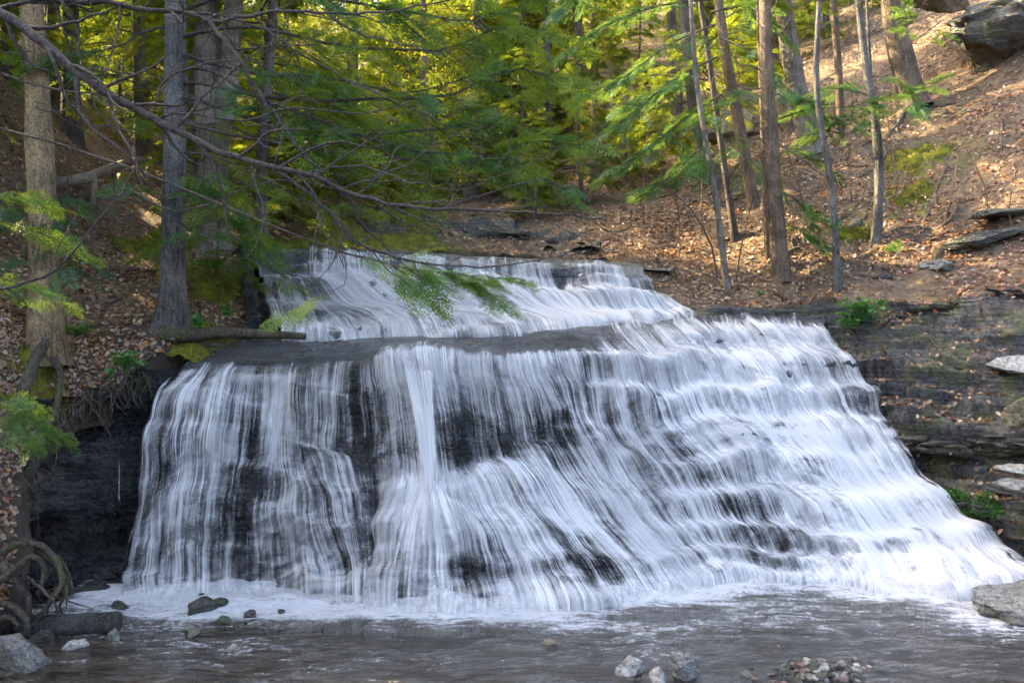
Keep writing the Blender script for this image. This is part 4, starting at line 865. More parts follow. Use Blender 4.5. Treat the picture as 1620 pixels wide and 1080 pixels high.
for k, (px, py, s, m, lb) in enumerate([
  (30,1048,(.36,.24,.17),'boulder','large grey flat rock in the lower left corner'),(116,1026,(.13,.09,.05),'pale','pale flat stone in front of the black log'),(180,1012,(.15,.10,.09),'boulder','mossy stone at the sawn end of the black log'),
  (190,962,(.13,.08,.06),'darkstone','wedge shaped dark stone in the foam left of the curtain'),(318,968,(.24,.15,.13),'darkstone','largest dark stone of the cluster below the left curtain'),(318,950,(.08,.07,.10),'darkstone','squarish brown stone perched behind the dark cluster'),
  (352,962,(.12,.10,.09),'darkstone','rounded dark stone right of the cluster below the left curtain'),(300,995,(.09,.08,.06),'boulder','green mossy stone in front of the dark cluster'),(352,985,(.10,.07,.05),'darkstone','low dark stone at the cluster foot'),
  (305,1006,(.10,.06,.04),'boulder','flat brown stone half under water below the mossy stone'),(395,975,(.10,.07,.05),'darkstone','flat dark stone right of the cluster in the foam'),(66,1012,(.12,.09,.07),'darkstone','dark stone under the black log'),
  (285,944,(.06,.05,.05),'darkstone','small dark stone near the foot of the left curtain'),(445,972,(.07,.05,.04),'darkstone','low wet stone in the foam right of the cluster'),(868,1018,(.10,.05,.035),'dry','yellowish stone just breaking the surface before the gravel bar')]):
    p = at_water(px, py, 0.); rock('stone', p+np.array([0, .02, s[2]*.25]), s, m, lb, 50+k, 'stones along the pool', rot=k*.9, tilt=(.1*math.sin(k), .12*math.cos(k*2)), n=(30, 18), rough=.11, cuts=13)
# gravel bar: every stone by itself
r = np.random.default_rng(8); base_st = []
for k in range(8):
    V, q, t = rock_geo((1, 1, 1), 400+k, 7, (10, 6), .08); g = Geo(); g.add(V, q); g.f.append(t); base_st.append([g.mesh('bar_stone', M[m], smooth=False) for m in ('boulder', 'darkstone', 'red', 'pale')])
kinds = ['grey', 'dark wet', 'reddish', 'cream']
for k in range(190):
    x = bar[0]+.62*r.uniform(-1, 1)**1*(1 if k % 3 else .6); y = bar[1]-.10+r.normal(0, .13)
    mi = int(r.choice(4, p=[.30, .46, .16, .08])); s = r.uniform(.018, .052)
    o = obj('bar_stone', base_st[r.integers(0, 8)][mi], loc=(x, y, max(BEDZ(x, y), -.02)+s*.2)); o.scale = (s*r.uniform(.9, 1.6), s, s*r.uniform(.4, .7)); o.rotation_euler = (r.normal(0, .2), r.normal(0, .2), r.uniform(0, 6.28))
    tag(o, kinds[mi]+' stone among the loose shingle of the gravel bar', 'stone', 'stones of the gravel bar')
for k, (px, py, Y, s, m, lb, rt, tl) in enumerate([
  (1600,575,10.2,(.42,.3,.10),'pale','pale flat slab lying on the right rock wall among leaves',.4,(.35,-.1)),(1608,742,9.1,(.25,.2,.08),'pale','sunlit cream slab on the lower right bench',.2,(.2,0)),(1600,768,8.95,(.27,.2,.08),'boulder','grey slab with dark underside on the lower right bench',.0,(.15,.0)),
  (1555,742,9.6,(.14,.10,.05),'wall','small brown flat stone on the lower right bench',.3,(.1,0)),(1492,452,12.0,(.28,.2,.11),'boulder','mossy green stone below the stump on the right slope',.2,(.2,.1)),(1560,412,12.2,(.75,.4,.16),'wall','long tilted layered slab on the right slope',-.2,(.25,-.28)),
  (1465,432,12.1,(.16,.12,.07),'pale','small pale stone left of the mossy one on the right slope',.2,(.2,.1)),(1618,650,9.4,(.22,.22,.26),'dry','brown rounded rock at the right edge of the picture',.2,(.1,.1)),(1352,352,14.1,(.30,.12,.12),'dry','mossy yellow stone lying beside the slim grey trunk',.7,(.1,-.6)),
  (1590,345,12.5,(.9,.4,.14),'darkstone','wet dark ledge with thin trickles at the right edge',.1,(.1,-.08)),(1400,455,12.2,(.25,.15,.07),'wall','flat stone at the foot of the right slope above the plant tuft',.2,(.1,0))]):
    p = P(px, py, Y)
    if k in (4, 5, 6, 8, 9, 10): p[2] = float(ground(p[0], p[1]))+s[2]*.15
    rock('slab' if s[2] < .5*s[0] else 'stone', p, s, m, lb, 90+k, None, rt, tl, n=(44, 22), cuts=15, rough=.10)
# rock outcrops on the slopes
rock('outcrop_boulder', P(1612, 42, 17.), (1.5, 1.4, 1.25), 'wall', 'huge shadowed boulder at the top right corner of the slope', 131, None, .4, (0, .1), 'boulder', cuts=18, n=(90, 60), rough=.16)
rock('outcrop_boulder', P(1450, -40, 18.5), (1.9, 1.2, .85), 'dry', 'overhanging tan outcrop behind the thick mossy trunk', 137, None, .1, (0, .15), 'boulder', cuts=16, n=(90, 60), rough=.16)
def band(name, rows, label, mat, seed, nu=90, nv=40): return rock_patch(name, rows, nu, nv, mat, .95, 4, .16, label, seed, chip=.13)
band('rock_band', [[(960,150,22.5),(1050,165,21.5),(1150,180,20.5),(1260,150,20)],[(960,172,21.6),(1050,190,20.6),(1150,205,19.6),(1260,175,19.4)],[(955,215,21.7),(1050,240,20.8),(1150,260,19.6),(1260,215,19.5)],[(950,250,21.4),(1050,270,20.6),(1150,292,19.3),(1260,240,19.2)]], 'sunlit orange sandstone band crossing the slope at centre right', M['dry'], 151)
band('rock_band', [[(580,366,16.4),(680,360,16.4),(800,360,16.4),(900,380,15.8),(950,392,15.4)],[(580,376,15.6),(680,371,15.6),(800,371,15.6),(900,387,15.1),(950,394,14.8)],[(580,388,15.8),(680,386,15.8),(800,388,15.8),(900,394,15.2),(950,397,14.8)],[(580,402,15.4),(680,402,15.4),(800,402,15.4),(900,405,14.8),(950,408,14.6)]], 'dark low rock band behind the upper stream', M['darkstone'], 157)
band('rock_band', [[(560,270,22.5),(680,255,22.5),(800,250,22.5),(940,240,22)],[(560,282,21.6),(680,268,21.6),(800,262,21.6),(940,255,21)],[(560,302,21.7),(680,290,21.7),(800,288,21.7),(940,280,21.2)],[(560,318,21.2),(680,306,21.2),(800,304,21.2),(940,298,20.8)]], 'broken tan rock band on the central slope', M['dry'], 163)

# ------------------------------------------------------------------ bare branches in front
r = np.random.default_rng(99)
ft = thing('bare_tree', (-4.6, 5.2, float(ground(-4.6, 5.2))-.2), 'bare branched tree at the left whose long limbs sweep across the front', 'tree'); fb = np.asarray(ft.location)
g = trunk_geo(spline(np.array([fb, fb+[.05, 0, 1.5], fb+[.1, 0, 3.5], fb+[.3, .1, 6.]]), 30), np.linspace(.17, .10, 30), 12, .4, 5, .06, 3); obj('trunk', g.mesh('trunk', M['bark'], off=fb), ft)
LIMBS = [  # photo line, depths, radii, twig depth
 ([(-330,-70,5.2),(-120,-12,5.),(0,22,4.95),(60,62,4.95),(115,110,4.95),(170,150,4.95),(240,185,4.95),(320,228,5.),(400,258,5.),(480,274,5.05),(540,300,5.1),(600,318,5.1),(680,330,5.15),(760,333,5.2),(860,337,5.25),(960,344,5.3)], .034, .004, 2),
 ([(-300,-110,5.3),(-80,-30,5.3),(60,0,5.2),(150,3,5.2),(230,15,5.2),(300,22,5.2),(333,34,5.2),(400,24,5.2),(450,18,5.2),(520,22,5.2),(600,20,5.25),(680,6,5.3),(760,-12,5.3)], .022, .004, 2),
 ([(333,34,5.2),(358,70,5.15),(384,100,5.1),(410,150,5.1),(440,188,5.1),(470,230,5.1),(492,258,5.1),(540,305,5.15),(590,345,5.2),(640,370,5.2)], .016, .004, 2),
 ([(80,-25,5.1),(104,15,5.1),(122,42,5.1),(125,82,5.1),(135,116,5.1),(150,166,5.1),(182,212,5.1)], .010, .003, 1),
 ([(424,264,5.02),(470,292,5.05),(515,330,5.1),(543,360,5.1),(567,387,5.1),(613,401,5.15),(640,412,5.15),(700,418,5.2),(773,423,5.2),(850,412,5.25),(930,398,5.3)], .013, .003, 2),
 ([(543,360,5.1),(537,393,5.1),(547,420,5.1),(545,452,5.1)], .006, .002, 1),
 ([(-200,500,5.4),(-40,468,5.6),(60,442,5.7),(100,416,5.7),(140,366,5.7),(180,318,5.7),(205,282,5.7),(212,256,5.7)], .012, .005, 1),
 ([(205,300,5.7),(265,331,5.7),(320,327,5.7),(370,305,5.7),(410,290,5.7),(470,287,5.7),(540,300,5.7)], .008, .003, 1),
 ([(-200,60,5.4),(-20,110,5.4),(80,140,5.4),(170,150,5.4),(240,170,5.4),(330,160,5.4)], .009, .003, 2),
 ([(240,185,4.96),(300,180,5.),(380,190,5.),(470,170,5.),(560,180,5.05),(650,160,5.1)], .009, .003, 2),
 ([(540,300,5.1),(600,280,5.1),(660,250,5.15),(720,215,5.2),(770,200,5.2)], .007, .002, 2),
 ([(520,22,5.2),(560,50,5.2),(600,62,5.2),(640,70,5.2),(690,85,5.25),(720,78,5.25)], .008, .003, 1),
 ([(700,331,5.16),(760,310,5.2),(830,290,5.2),(900,265,5.25),(950,255,5.3)], .006, .002, 2),
 ([(480,274,5.05),(560,262,5.1),(640,285,5.1),(720,300,5.15),(800,275,5.2),(880,240,5.2)], .007, .002, 2),
 ([(400,24,5.2),(450,70,5.2),(520,110,5.2),(600,150,5.2),(690,190,5.25),(770,240,5.3)], .008, .002, 2),
 ([(240,185,4.96),(260,130,5.),(330,100,5.),(420,95,5.05),(500,80,5.1)], .008, .002, 2),
 ([(120,112,4.95),(170,110,5.),(230,125,5.),(280,118,5.)], .006, .002, 2),
 ([(600,318,5.1),(680,350,5.15),(760,352,5.2),(840,370,5.2),(900,385,5.25)], .006, .002, 2),
]
for pts, r0, r1, dp in LIMBS:
    G = Geo(); path = spline(PL(pts), len(pts)*3); path[1:-1] += r.normal(0, .006, (len(path)-2, 3)); G2 = Geo(); twig_tree(G2, path, r0, r1, r, dp, 8); G.add(G2.v[0], G2.f[0]); bo = obj('branch', G.mesh('branch', M['twig'], off=fb), ft)
    G3 = Geo(); o_ = len(G2.v[0]); G3.v = G2.v[1:]; G3.f = [f-o_ for f in G2.f[1:]]; G3.n = G2.n-o_; tag(obj('twigs', G3.mesh('twigs', M['twig'], off=fb), bo), kind='stuff')
# hemlock sprays hanging in front of the upper falls, and the low one at the left edge
def hanging(label, trunkpx, boughs, seed, tint, dense=1., flen=(.16, .30)):
    x, y = trunkpx; b = np.array([x, y, max(float(ground(x, y)), .1)-.15])
    return bough_tree('hemlock_tree', b, b+np.array([.05, .05, 6.2]), .09, 'bark', label, boughs, seed, tint, TIP, dense, flen)
hanging('hemlock at the left whose green sprays hang before the upper falls', (-5.2, 6.1),
 [([(-280,120,6.3),(-60,190,6.0),(120,235,5.8),(270,290,5.7),(400,345,5.6),(530,395,5.5),(620,420,5.5),(700,432,5.5),(790,440,5.5)],.012,.72),([(500,384,5.53),(540,400,5.5),(600,412,5.5),(660,440,5.5),(720,452,5.5)],.008,.3),([(600,405,5.5),(660,415,5.5),(730,440,5.5),(770,465,5.5)],.006,.2),
  ([(545,450,5.5),(530,458,5.5),(510,470,5.5)],.003,.1),([(-250,380,6.2),(-80,420,6.2),(0,440,6.2),(60,455,6.2)],.01,.45),([(-250,300,6.3),(-90,330,6.3),(0,350,6.3),(60,368,6.3),(90,380,6.3)],.01,.4),
  ([(-250,270,6.3),(-80,290,6.3),(0,300,6.3),(40,312,6.3)],.01,.5)], 71, (.4, 1.0), .95)
hanging('small hemlock at the left edge holding one bright green spray', (-5.35, 7.2),
 [([(-180,560,6.9),(-60,600,6.7),(0,640,6.6),(30,655,6.6),(52,672,6.6)],.008,.55),([(-100,590,6.8),(-20,620,6.6),(20,630,6.6)],.005,.4)], 72, (.75, 1.1), 1.8, (.18, .3))
b = on_ground(340, 11.8, .1)
bough_tree('hemlock_tree', b, b+np.array([.1, 0, 1.6]), .02, 'bark', 'low hemlock seedling draping sprays beside the upper falls',
 [([(335,380,11.8),(370,372,11.4),(400,380,11.2),(425,392,11.1)],.008,.1),([(335,395,11.8),(380,400,11.3),(420,420,11.1),(440,440,11.)],.008,.1),([(338,410,11.8),(375,430,11.3),(405,450,11.1)],.006,.1),([(335,350,11.8),(300,352,11.4),(265,365,11.3)],.006,.1),([(338,360,11.8),(370,345,11.4),(405,345,11.2)],.006,.1),([(336,385,11.8),(310,380,11.5),(290,390,11.3)],.006,.1)], 73, (.15, .7), None, 1.2, (.22, .38), 'needle_far')
b = on_ground(60, 9.4, .1)
bough_tree('hemlock_tree', b, b+np.array([0, 0, 2.6]), .02, 'bark', 'hemlock seedling with drooping sprays around the dead trunk',
 [([(62,300,9.4),(90,305,9.1),(120,325,9.)],.006,.1),([(60,330,9.4),(95,345,9.1),(115,370,9.)],.006,.1),([(60,320,9.4),(30,330,9.1),(0,350,9.)],.006,.1),([(60,380,9.4),(85,395,9.1),(100,420,9.)],.006,.1),([(60,110,9.4),(80,105,9.2),(105,115,9.1)],.006,.1)], 74, (.0, .4), None, 1.4, (.2, .34))

# ------------------------------------------------------------------ logs, roots, railing
def log(name, pts, r0, r1, mat, label, n=24, seed=0, cat='log'):
    p = spline(PL(pts), n); g = trunk_geo(p, np.linspace(r0, r1, n), 16, 0, 4, .10, seed)
    k = 16; V = np.concatenate(g.v); nv = len(V)
    for e, ring in ((0, np.arange(k)[::-1]), (1, np.arange((n-1)*k, n*k))):
        g.f.append(ring[None]); 
    return tag(obj(name, g.mesh(name, M[mat], off=(0, 0, 0))), label, cat)
log('fallen_log', [(36,992,7.55),(80,990,7.45),(130,988,7.4),(184,984,7.35)], .105, .10, 'log', 'short black wet log with sawn end lying at the lower left')
log('fallen_log', [(235,528,9.85),(290,530,9.8),(350,526,9.9),(420,528,10.1),(484,532,10.3)], .10, .04, 'root', 'mossy fallen log lying along the shelf from the hemlock foot', seed=4)
log('stump', [(1478,425,12.2),(1482,408,12.15),(1488,392,12.1)], .075, .075, 'bark_dead', 'short tan log stub standing on the right slope', 10, 5)
log('fallen_log', [(-10,700,8.3),(30,640,8.4),(60,560,8.7),(95,520,9.2)], .06, .05, 'root', 'leaning dark root log below the dead trunk', seed=7)
# tangle of mossy roots lower left
rt = thing('root_tangle', at_water(40, 1000, .05), 'tangle of curling mossy roots above the black log at lower left', 'roots'); rb = np.asarray(rt.location)
r = np.random.default_rng(17)
for pts, rr in [([(-40,905,7.5),(10,870,7.45),(50,857,7.4),(85,880,7.4),(98,920,7.4),(70,965,7.4),(45,1000,7.4)],.035),([(-20,930,7.4),(20,905,7.35),(50,880,7.35),(70,900,7.4),(60,940,7.4)],.04),([(0,890,7.4),(30,925,7.4),(45,950,7.4),(40,990,7.4)],.05),
  ([(-30,960,7.2),(10,955,7.15),(38,975,7.1),(40,1000,7.1),(0,1010,7.1)],.035),([(60,870,7.5),(90,895,7.5),(108,920,7.5),(95,960,7.5),(110,990,7.5)],.02),([(20,850,7.6),(60,862,7.5),(100,890,7.5),(115,930,7.5)],.02),([(-30,850,7.5),(5,830,7.5),(15,860,7.5),(0,900,7.5)],.025),
  ([(40,910,7.35),(70,935,7.35),(90,960,7.4),(85,995,7.4)],.016),([(-20,990,7.1),(10,975,7.1),(30,990,7.05)],.03)]:
    g = Geo(); g.add(*tube(spline(PL(pts), 26)+r.normal(0, .004, (26, 3)), np.linspace(rr, rr*.55, 26), 9)); obj('root', g.mesh('root', M['root'], off=rb), rt)
for k in range(16):
    a = P(r.uniform(30, 105), r.uniform(885, 950), r.uniform(7.4, 7.6)); q = [a]; d = np.array([r.normal(0, .4), r.normal(0, .2), -1.])
    for w in range(6): d = nrm(d+r.normal(0, .35, 3)); q.append(q[-1]+d*.06)
    g = Geo(); g.add(*tube(np.array(q), np.linspace(.010, .003, 7), 5)); obj('rootlet', g.mesh('rootlet', M['root'], off=rb), rt)
# surface roots on the left trail and around the sloping trees
for k, (pts, rr, lb) in enumerate([([(95,400,11.5),(150,405,11.6),(205,402,11.8),(240,412,12)],.05,'long bare root crossing the left trail'),([(150,415,11.5),(190,408,11.6),(235,402,11.9),(265,385,12.3)],.04,'forked root behind the long one on the left trail'),([(140,385,12.8),(190,378,12.8),(230,372,12.8)],.05,'upper step root on the left trail'),
   ([(1385,392,13.4),(1365,405,13.1),(1340,420,12.9),(1330,440,12.7)],.03,'curved root running downhill from the slender grey trunk'),([(1390,395,13.4),(1360,420,13.),(1335,432,12.8),(1315,450,12.5)],.025,'second root below the slender grey trunk'),
   ([(1450,180,16.9),(1420,190,16.6),(1395,205,16.4),(1375,220,16.2)],.06,'left claw root of the thick mossy trunk'),([(1455,180,16.9),(1480,185,16.6),(1510,180,16.4)],.05,'right claw root of the thick mossy trunk'),([(1288,262,16.9),(1275,275,16.6),(1262,285,16.4)],.05,'foot root of the stout pale leaning trunk'),
   ([(80,565,8.9),(95,590,8.8),(90,640,8.6),(70,690,8.5)],.05,'mossy root hanging from the dead trunk over the bank edge'),([(60,570,8.9),(45,610,8.7),(35,660,8.5),(30,720,8.3)],.05,'dark root of the dead trunk running down the bank'),([(280,520,9.9),(310,515,9.9),(345,518,10.),(362,508,10.1)],.06,'mossy buttress root of the hemlock at the falls')]):
    p = spline(PL(pts), 18); gz = ground(p[:, 0], p[:, 1]); 
    if k not in (8, 9): p[:, 2] = gz+rr*.25
    g = Geo(); g.add(*tube(p, np.linspace(rr, rr*.4, 18)*(1+.15*vn(p*5, k)), 8)); tag(obj('surface_root', g.mesh('surface_root', M['root'] if k not in (3, 4) else M['bark_warm'])), lb, 'root', 'exposed tree roots')
for k, (pts, rr, lb) in enumerate([([(88,628,8.3),(92,690,8.25),(85,740,8.2),(62,785,8.2),(60,850,8.15)],.008,'pale vine hanging before the black rock wall at left'),([(135,640,8.6),(110,665,8.5),(75,690,8.4),(60,720,8.3)],.012,'bare stick slanting over the bank edge at left'),([(210,575,8.9),(195,610,8.85),(178,640,8.8),(172,660,8.8)],.007,'pale dry stem bending down below the left plant'),
   ([(130,620,8.7),(150,650,8.75),(170,680,8.8),(180,700,8.85)],.012,'dark root dangling over the black rock wall'),([(1135,440,12.6),(1125,390,12.5),(1100,340,12.4),(1065,305,12.3)],.016,'thin curved bare stem beside the pale sapling'),([(1165,445,12.7),(1175,380,12.6),(1195,300,12.6)],.012,'straight thin stem right of the pale sapling')]):
    g = Geo(); p = spline(PL(pts), 16); g.add(*tube(p+np.random.default_rng(k).normal(0, .004, p.shape), np.linspace(rr, rr*.5, 16), 6)); tag(obj('hanging_stem', g.mesh('hanging_stem', M['twig'])), lb, 'stem', 'loose stems and vines')
def boxgeo(g, c0, c1, w, h):              # beam from c0 to c1
    d = nrm(c1-c0); s = nrm(np.cross(d, [0, 0, 1.])) if abs(d[2]) < .95 else np.array([1., 0, 0]); u = np.cross(s, d)
    V = np.array([c+s*a*w/2+u*b*h/2 for c in (c0, c1) for a, b in ((-1, -1), (1, -1), (1, 1), (-1, 1))])
    g.add(V, [[0, 1, 5, 4], [1, 2, 6, 5], [2, 3, 7, 6], [3, 0, 4, 7], [3, 2, 1, 0], [4, 5, 6, 7]])
def railing(label, posts, rails, s=.11):
    root = thing('trail_railing', P(*posts[0][:3]), label, 'railing'); o = np.asarray(root.location)
    for (px, py, Y, top) in posts:
        a = P(px, py, Y); a[2] = float(ground(a[0], a[1]))-.1; b = a.copy(); b[2] = P(px, top-8, Y)[2]; g = Geo(); boxgeo(g, a, b, s, s); obj('post', g.mesh('post', M['rail'], off=o, smooth=False), root)
    for q0, q1, w, h in rails: g = Geo(); boxgeo(g, P(*q0)+[0, -.06, .1], P(*q1)+[0, -.06, .1], w, h); obj('rail', g.mesh('rail', M['rail'], off=o, smooth=False), root)
railing('brown wooden railing along the trail on the left bank', [(148,372,14.,288),(192,345,15.5,283),(26,410,12.4,335),(236,318,17.5,268)], [((80,303,13.6),(147,290,13.93),.05,.16),((146,290,13.92),(216,262,16.2),.05,.16),((212,264,16.1),(240,262,17.5),.05,.14),((-60,350,12.),(82,304,13.6),.05,.14)])
railing('distant pale railing beyond the left hillside', [(165,250,24.,214),(186,250,24.,214),(240,250,25.,214)], [((156,216,24.),(186,216,24.),.06,.12),((205,214,25.),(240,211,25.),.06,.12)])

# bare brush and sticks on the slopes
r = np.random.default_rng(123)
for k, (px, Y, h, lean) in enumerate([(1075,13.6,2.6,-.2),(1105,14.5,3.2,.1),(1270,14.2,2.2,-.3),(1345,14.6,3.0,.05),(1420,14.8,2.4,-.25),(1180,16.,3.5,-.1),(1500,13.4,1.6,.2),(1560,13.,1.4,-.3),(1015,15.5,3.,.15),(950,17.,3.2,-.1),(1600,12.2,1.3,.1),(1050,18.,3.4,0.),(560,17.,2.6,.1),(450,15.6,2.,-.1),(300,14.,2.2,.15),(110,13.,1.8,.1)]):
    b = on_ground(px, Y, .05); q = np.array([b+np.array([lean*h*t*t+.04*math.sin(5*t+k), .05*math.cos(4*t+k), h*t]) for t in np.linspace(0, 1, 12)]); G2 = Geo(); twig_tree(G2, q, .014, .003, r, 2, 5, .22, start=.2, lenf=.5)
    root = thing('bare_shrub', b, 'thin leafless shrub rising on the '+('right slope' if px > 900 else 'slope behind the upper falls' if px > 420 else 'left bank'), 'shrub', 'leafless shrubs'); o_ = len(G2.v[0]); G = Geo(); G.add(G2.v[0], G2.f[0]); obj('stem', G.mesh('stem', M['bark_warm'], off=b), root)
    G3 = Geo(); G3.v = G2.v[1:]; G3.f = [f-o_ for f in G2.f[1:]]; G3.n = G2.n-o_; tag(obj('twigs', G3.mesh('twigs', M['bark_warm'], off=b), root), kind='stuff')
for k in range(34):
    px = r.choice([r.uniform(950, 1620), r.uniform(80, 400)], p=[.75, .25]); Y = r.uniform(12.2, 17.5) if px > 900 else r.uniform(9.8, 13); x = (px-810)/F*Y
    if inside(np.array([x]), np.array([Y]))[0]: continue
    a = r.uniform(0, 3.14); L = r.uniform(.3, 1.1); t = np.linspace(-.5, .5, 8); X_ = x+math.cos(a)*L*t+r.normal(0, .02, 8); Y_ = Y+math.sin(a)*L*t+r.normal(0, .02, 8)
    G = Geo(); G.add(*tube(np.stack([X_, Y_, ground(X_, Y_)+.025], 1), np.linspace(r.uniform(.008, .022), .005, 8), 6)); tag(obj('stick', G.mesh('stick', M['twig'])), 'dead stick lying among the leaves of the '+('right slope' if px > 900 else 'left bank'), 'stick', 'fallen sticks')
# ------------------------------------------------------------------ herbs
def wall_at(px, py):
    d = np.abs(Vw[..., 0]/Vw[..., 1]*F+810-px)+np.abs(540-(Vw[..., 2]-CH)/Vw[..., 1]*F-py); return Vw.reshape(-1, 3)[np.argmin(d)]
def herb(name, loc, label, seed, n=26, h=.22, sp=.16, leaf=.06, cat='plant', arch=0.):
    root = thing(name, loc, label, cat); r = np.random.default_rng(seed); G = Geo(); S = Geo(); o = np.zeros(3)
    for k in range(n):
        a = r.uniform(0, 6.28); d = np.array([math.cos(a)*sp, math.sin(a)*sp*.7, 0])*r.uniform(.1, 1); b = d*.4; t = d+np.array([0, 0, h*r.uniform(.45, 1.1)]); m = (b+t)/2+np.array([0, 0, h*arch])
        p = spline([b, m, t-np.array([0, 0, h*arch*.8])], 6); S.add(*tube(p, .003, 4))
        for j in range(r.integers(3, 6)):
            q = p[r.integers(2, 6)]; dd = nrm(r.normal(0, 1, 3)*np.array([1, 1, .35])+np.array([0, -.4, .3])); ss = nrm(np.cross(dd, r.normal(0, 1, 3))); L = leaf*r.uniform(.6, 1.2)
            v, f = rhombs(q[None], dd[None], ss[None], np.array([L]), np.array([L*.38])); v[2] -= [0, 0, L*.15]; G.add(v, f, tint=r.uniform(0, 1.))
    obj('leaves', G.mesh('leaves', M['herb'], smooth=False), root); obj('stems', S.mesh('stems', M['herb']), root); return root
def fern(name, loc, label, seed, n=9, L=.32):
    root = thing(name, loc, label, 'fern'); r = np.random.default_rng(seed)
    for k in range(n):
        a = k*2*np.pi/n+r.normal(0, .2); G = Geo(); d = np.array([math.cos(a), math.sin(a)*.8, r.uniform(.25, .9)])
        put_fronds(G, [FAR[k % 4]], np.zeros((1, 3)), d[None], np.array([L*r.uniform(.7, 1.1)]), np.array([r.uniform(.2, .9)]), r, .1); obj('frond', G.mesh('frond', M['herb'], smooth=False), root)
herb('leafy_plant', P(1368, 508, 11.3), 'bright green leafy tuft growing on the ledge right of the falls', 1, 60, .34, .36, .075, arch=.3)
herb('leafy_plant', P(1345, 520, 11.3), 'smaller green tuft low at the left of the ledge plant', 7, 22, .15, .18, .06)
herb('leafy_plant', P(200, 590, 9.05), 'bright green plant with drooping stems on the left bank edge', 2, 40, .26, .2, .06, arch=.2)
herb('leafy_plant', P(176, 600, 9.0), 'single upright green shoot beside the left bank plant', 12, 6, .12, .03, .06)
herb('leafy_plant', P(312, 520, 9.8), 'green sprig at the foot of the hemlock by the falls', 3, 18, .16, .09, .06)
herb('leafy_plant', P(358, 500, 10.4), 'yellow green sprig beside the upper falls left edge', 4, 16, .14, .08, .05)
fern('fern', P(118, 530, 9.4), 'green fern between the dead trunk and the hemlock', 5)
fern('fern', P(1416, 400, 13.), 'small bright fern on the bare soil right of the slender grey trunk', 6, 8, .3)
fern('fern', P(335, 425, 11.6), 'fern on the mossy bank left of the upper falls', 8, 9, .35)
herb('leafy_plant', P(1205, 470, 12.4), 'tiny green seedling in the leaves under the upright brown trunk', 9, 8, .08, .08, .04)
herb('leafy_plant', wall_at(1535, 850), 'green weeds on the wet rock beside the right end of the falls', 10, 40, .14, .3, .05)
herb('leafy_plant', wall_at(1505, 795), 'short green weeds at the water edge of the right rock wall', 13, 26, .10, .2, .04)

def wall_moss(px, py, rad, label, seed):       # moss grown onto the wet rock wall
    r = np.random.default_rng(seed); c = wall_at(px, py); d = np.linalg.norm(Vw-c, axis=-1)+.3*rad*fbm(Vw*5, 3, seed); k = np.where(d.ravel() < rad)[0]; k = r.choice(k, 2400); b = Vw.reshape(-1, 3)[k]+r.normal(0, .02, (2400, 3)); dd = nrm(r.normal(0, .6, (2400, 3))+[0, -.9, .4])
    g = Geo(); g.add(*rhombs(b, dd, nrm(np.cross(dd, r.normal(0, 1, (2400, 3)))), r.uniform(.015, .04, 2400), np.full(2400, .007)), tint=np.repeat(r.uniform(0, .6, 2400), 4)); tag(obj('wall_moss', g.mesh('wall_moss', M['herb'], smooth=False)), label, 'moss', 'moss on the right rock wall')
for k, (px, py, rad, lb) in enumerate([(1515,800,.22,'green moss streak nearest the falls on the right rock wall'),(1545,850,.26,'bright green moss patch low on the right rock wall'),(1590,880,.22,'green moss at the pool edge of the right rock wall'),(1560,800,.14,'small green moss tuft on the right rock wall bench')]): wall_moss(px, py, rad, lb, 820+k)
# ------------------------------------------------------------------ moss cushions
def moss(loc, size, label, seed):
    r = np.random.default_rng(seed); n = 40; a = np.linspace(-1, 1, n); U, W = np.meshgrid(a, a, indexing='ij'); R = np.hypot(U, W)
    x = loc[0]+U*size[0]*1.5; y = loc[1]+W*size[1]*1.7; edge = 1-R+.5*fbm(xyz(U*2, W*2, seed), 4, seed)
    z = ground(x, y)+np.clip(edge, -.15, .6)*(.10+.25*size[2])*(1+.5*fbm(xyz(x*5, y*5), 3, seed))-.02; V = np.stack([x, y, z], -1); f = gridfaces(n, n)[:, ::-1]; ok = (edge.ravel()[f] > -.12).all(1)
    g = Geo(); g.add(V, f[ok]); c = np.where(edge.ravel() > .02)[0]; k = r.choice(c, 2600); b = V.reshape(-1, 3)[k]+r.normal(0, .02, (2600, 3)); d = nrm(r.normal(0, .6, (2600, 3))+[0, -.3, 1]); v, fq = rhombs(b, d, nrm(np.cross(d, r.normal(0, 1, (2600, 3)))), r.uniform(.02, .05, 2600), np.full(2600, .006)); g.add(v, fq)
    tag(obj('moss_cushion', g.mesh('moss_cushion', M['moss'])), label, 'moss', 'moss cushions')
for k, (q, s, lb) in enumerate([((310,432,12.),(.36,.35,.3),'thick moss on the bank left of the upper falls'),((340,462,11.5),(.2,.25,.28),'dark moss hanging lower beside the upper falls'),((310,505,10.05),(.35,.25,.10),'moss skirt around the hemlock foot at the falls'),((65,585,8.8),(.2,.16,.2),'moss on the foot of the dead trunk'),((1455,240,15.2),(.33,.3,.32),'bright yellow moss mound below the thick mossy trunk'),((1440,295,14.4),(.25,.25,.2),'lower clump of yellow moss on the right slope'),((610,382,15.1),(.8,.3,.14),'long moss pad on rocks behind the upper falls'),((490,388,14.9),(.5,.3,.14),'moss pad at the left behind the upper falls'),((1350,352,13.9),(.2,.12,.1),'moss on the fallen stone by the slim trunks'),((205,372,12.9),(.35,.2,.12),'moss patch at the edge of the left trail')]):
    p = P(*q); moss(p, s, lb, 300+k)

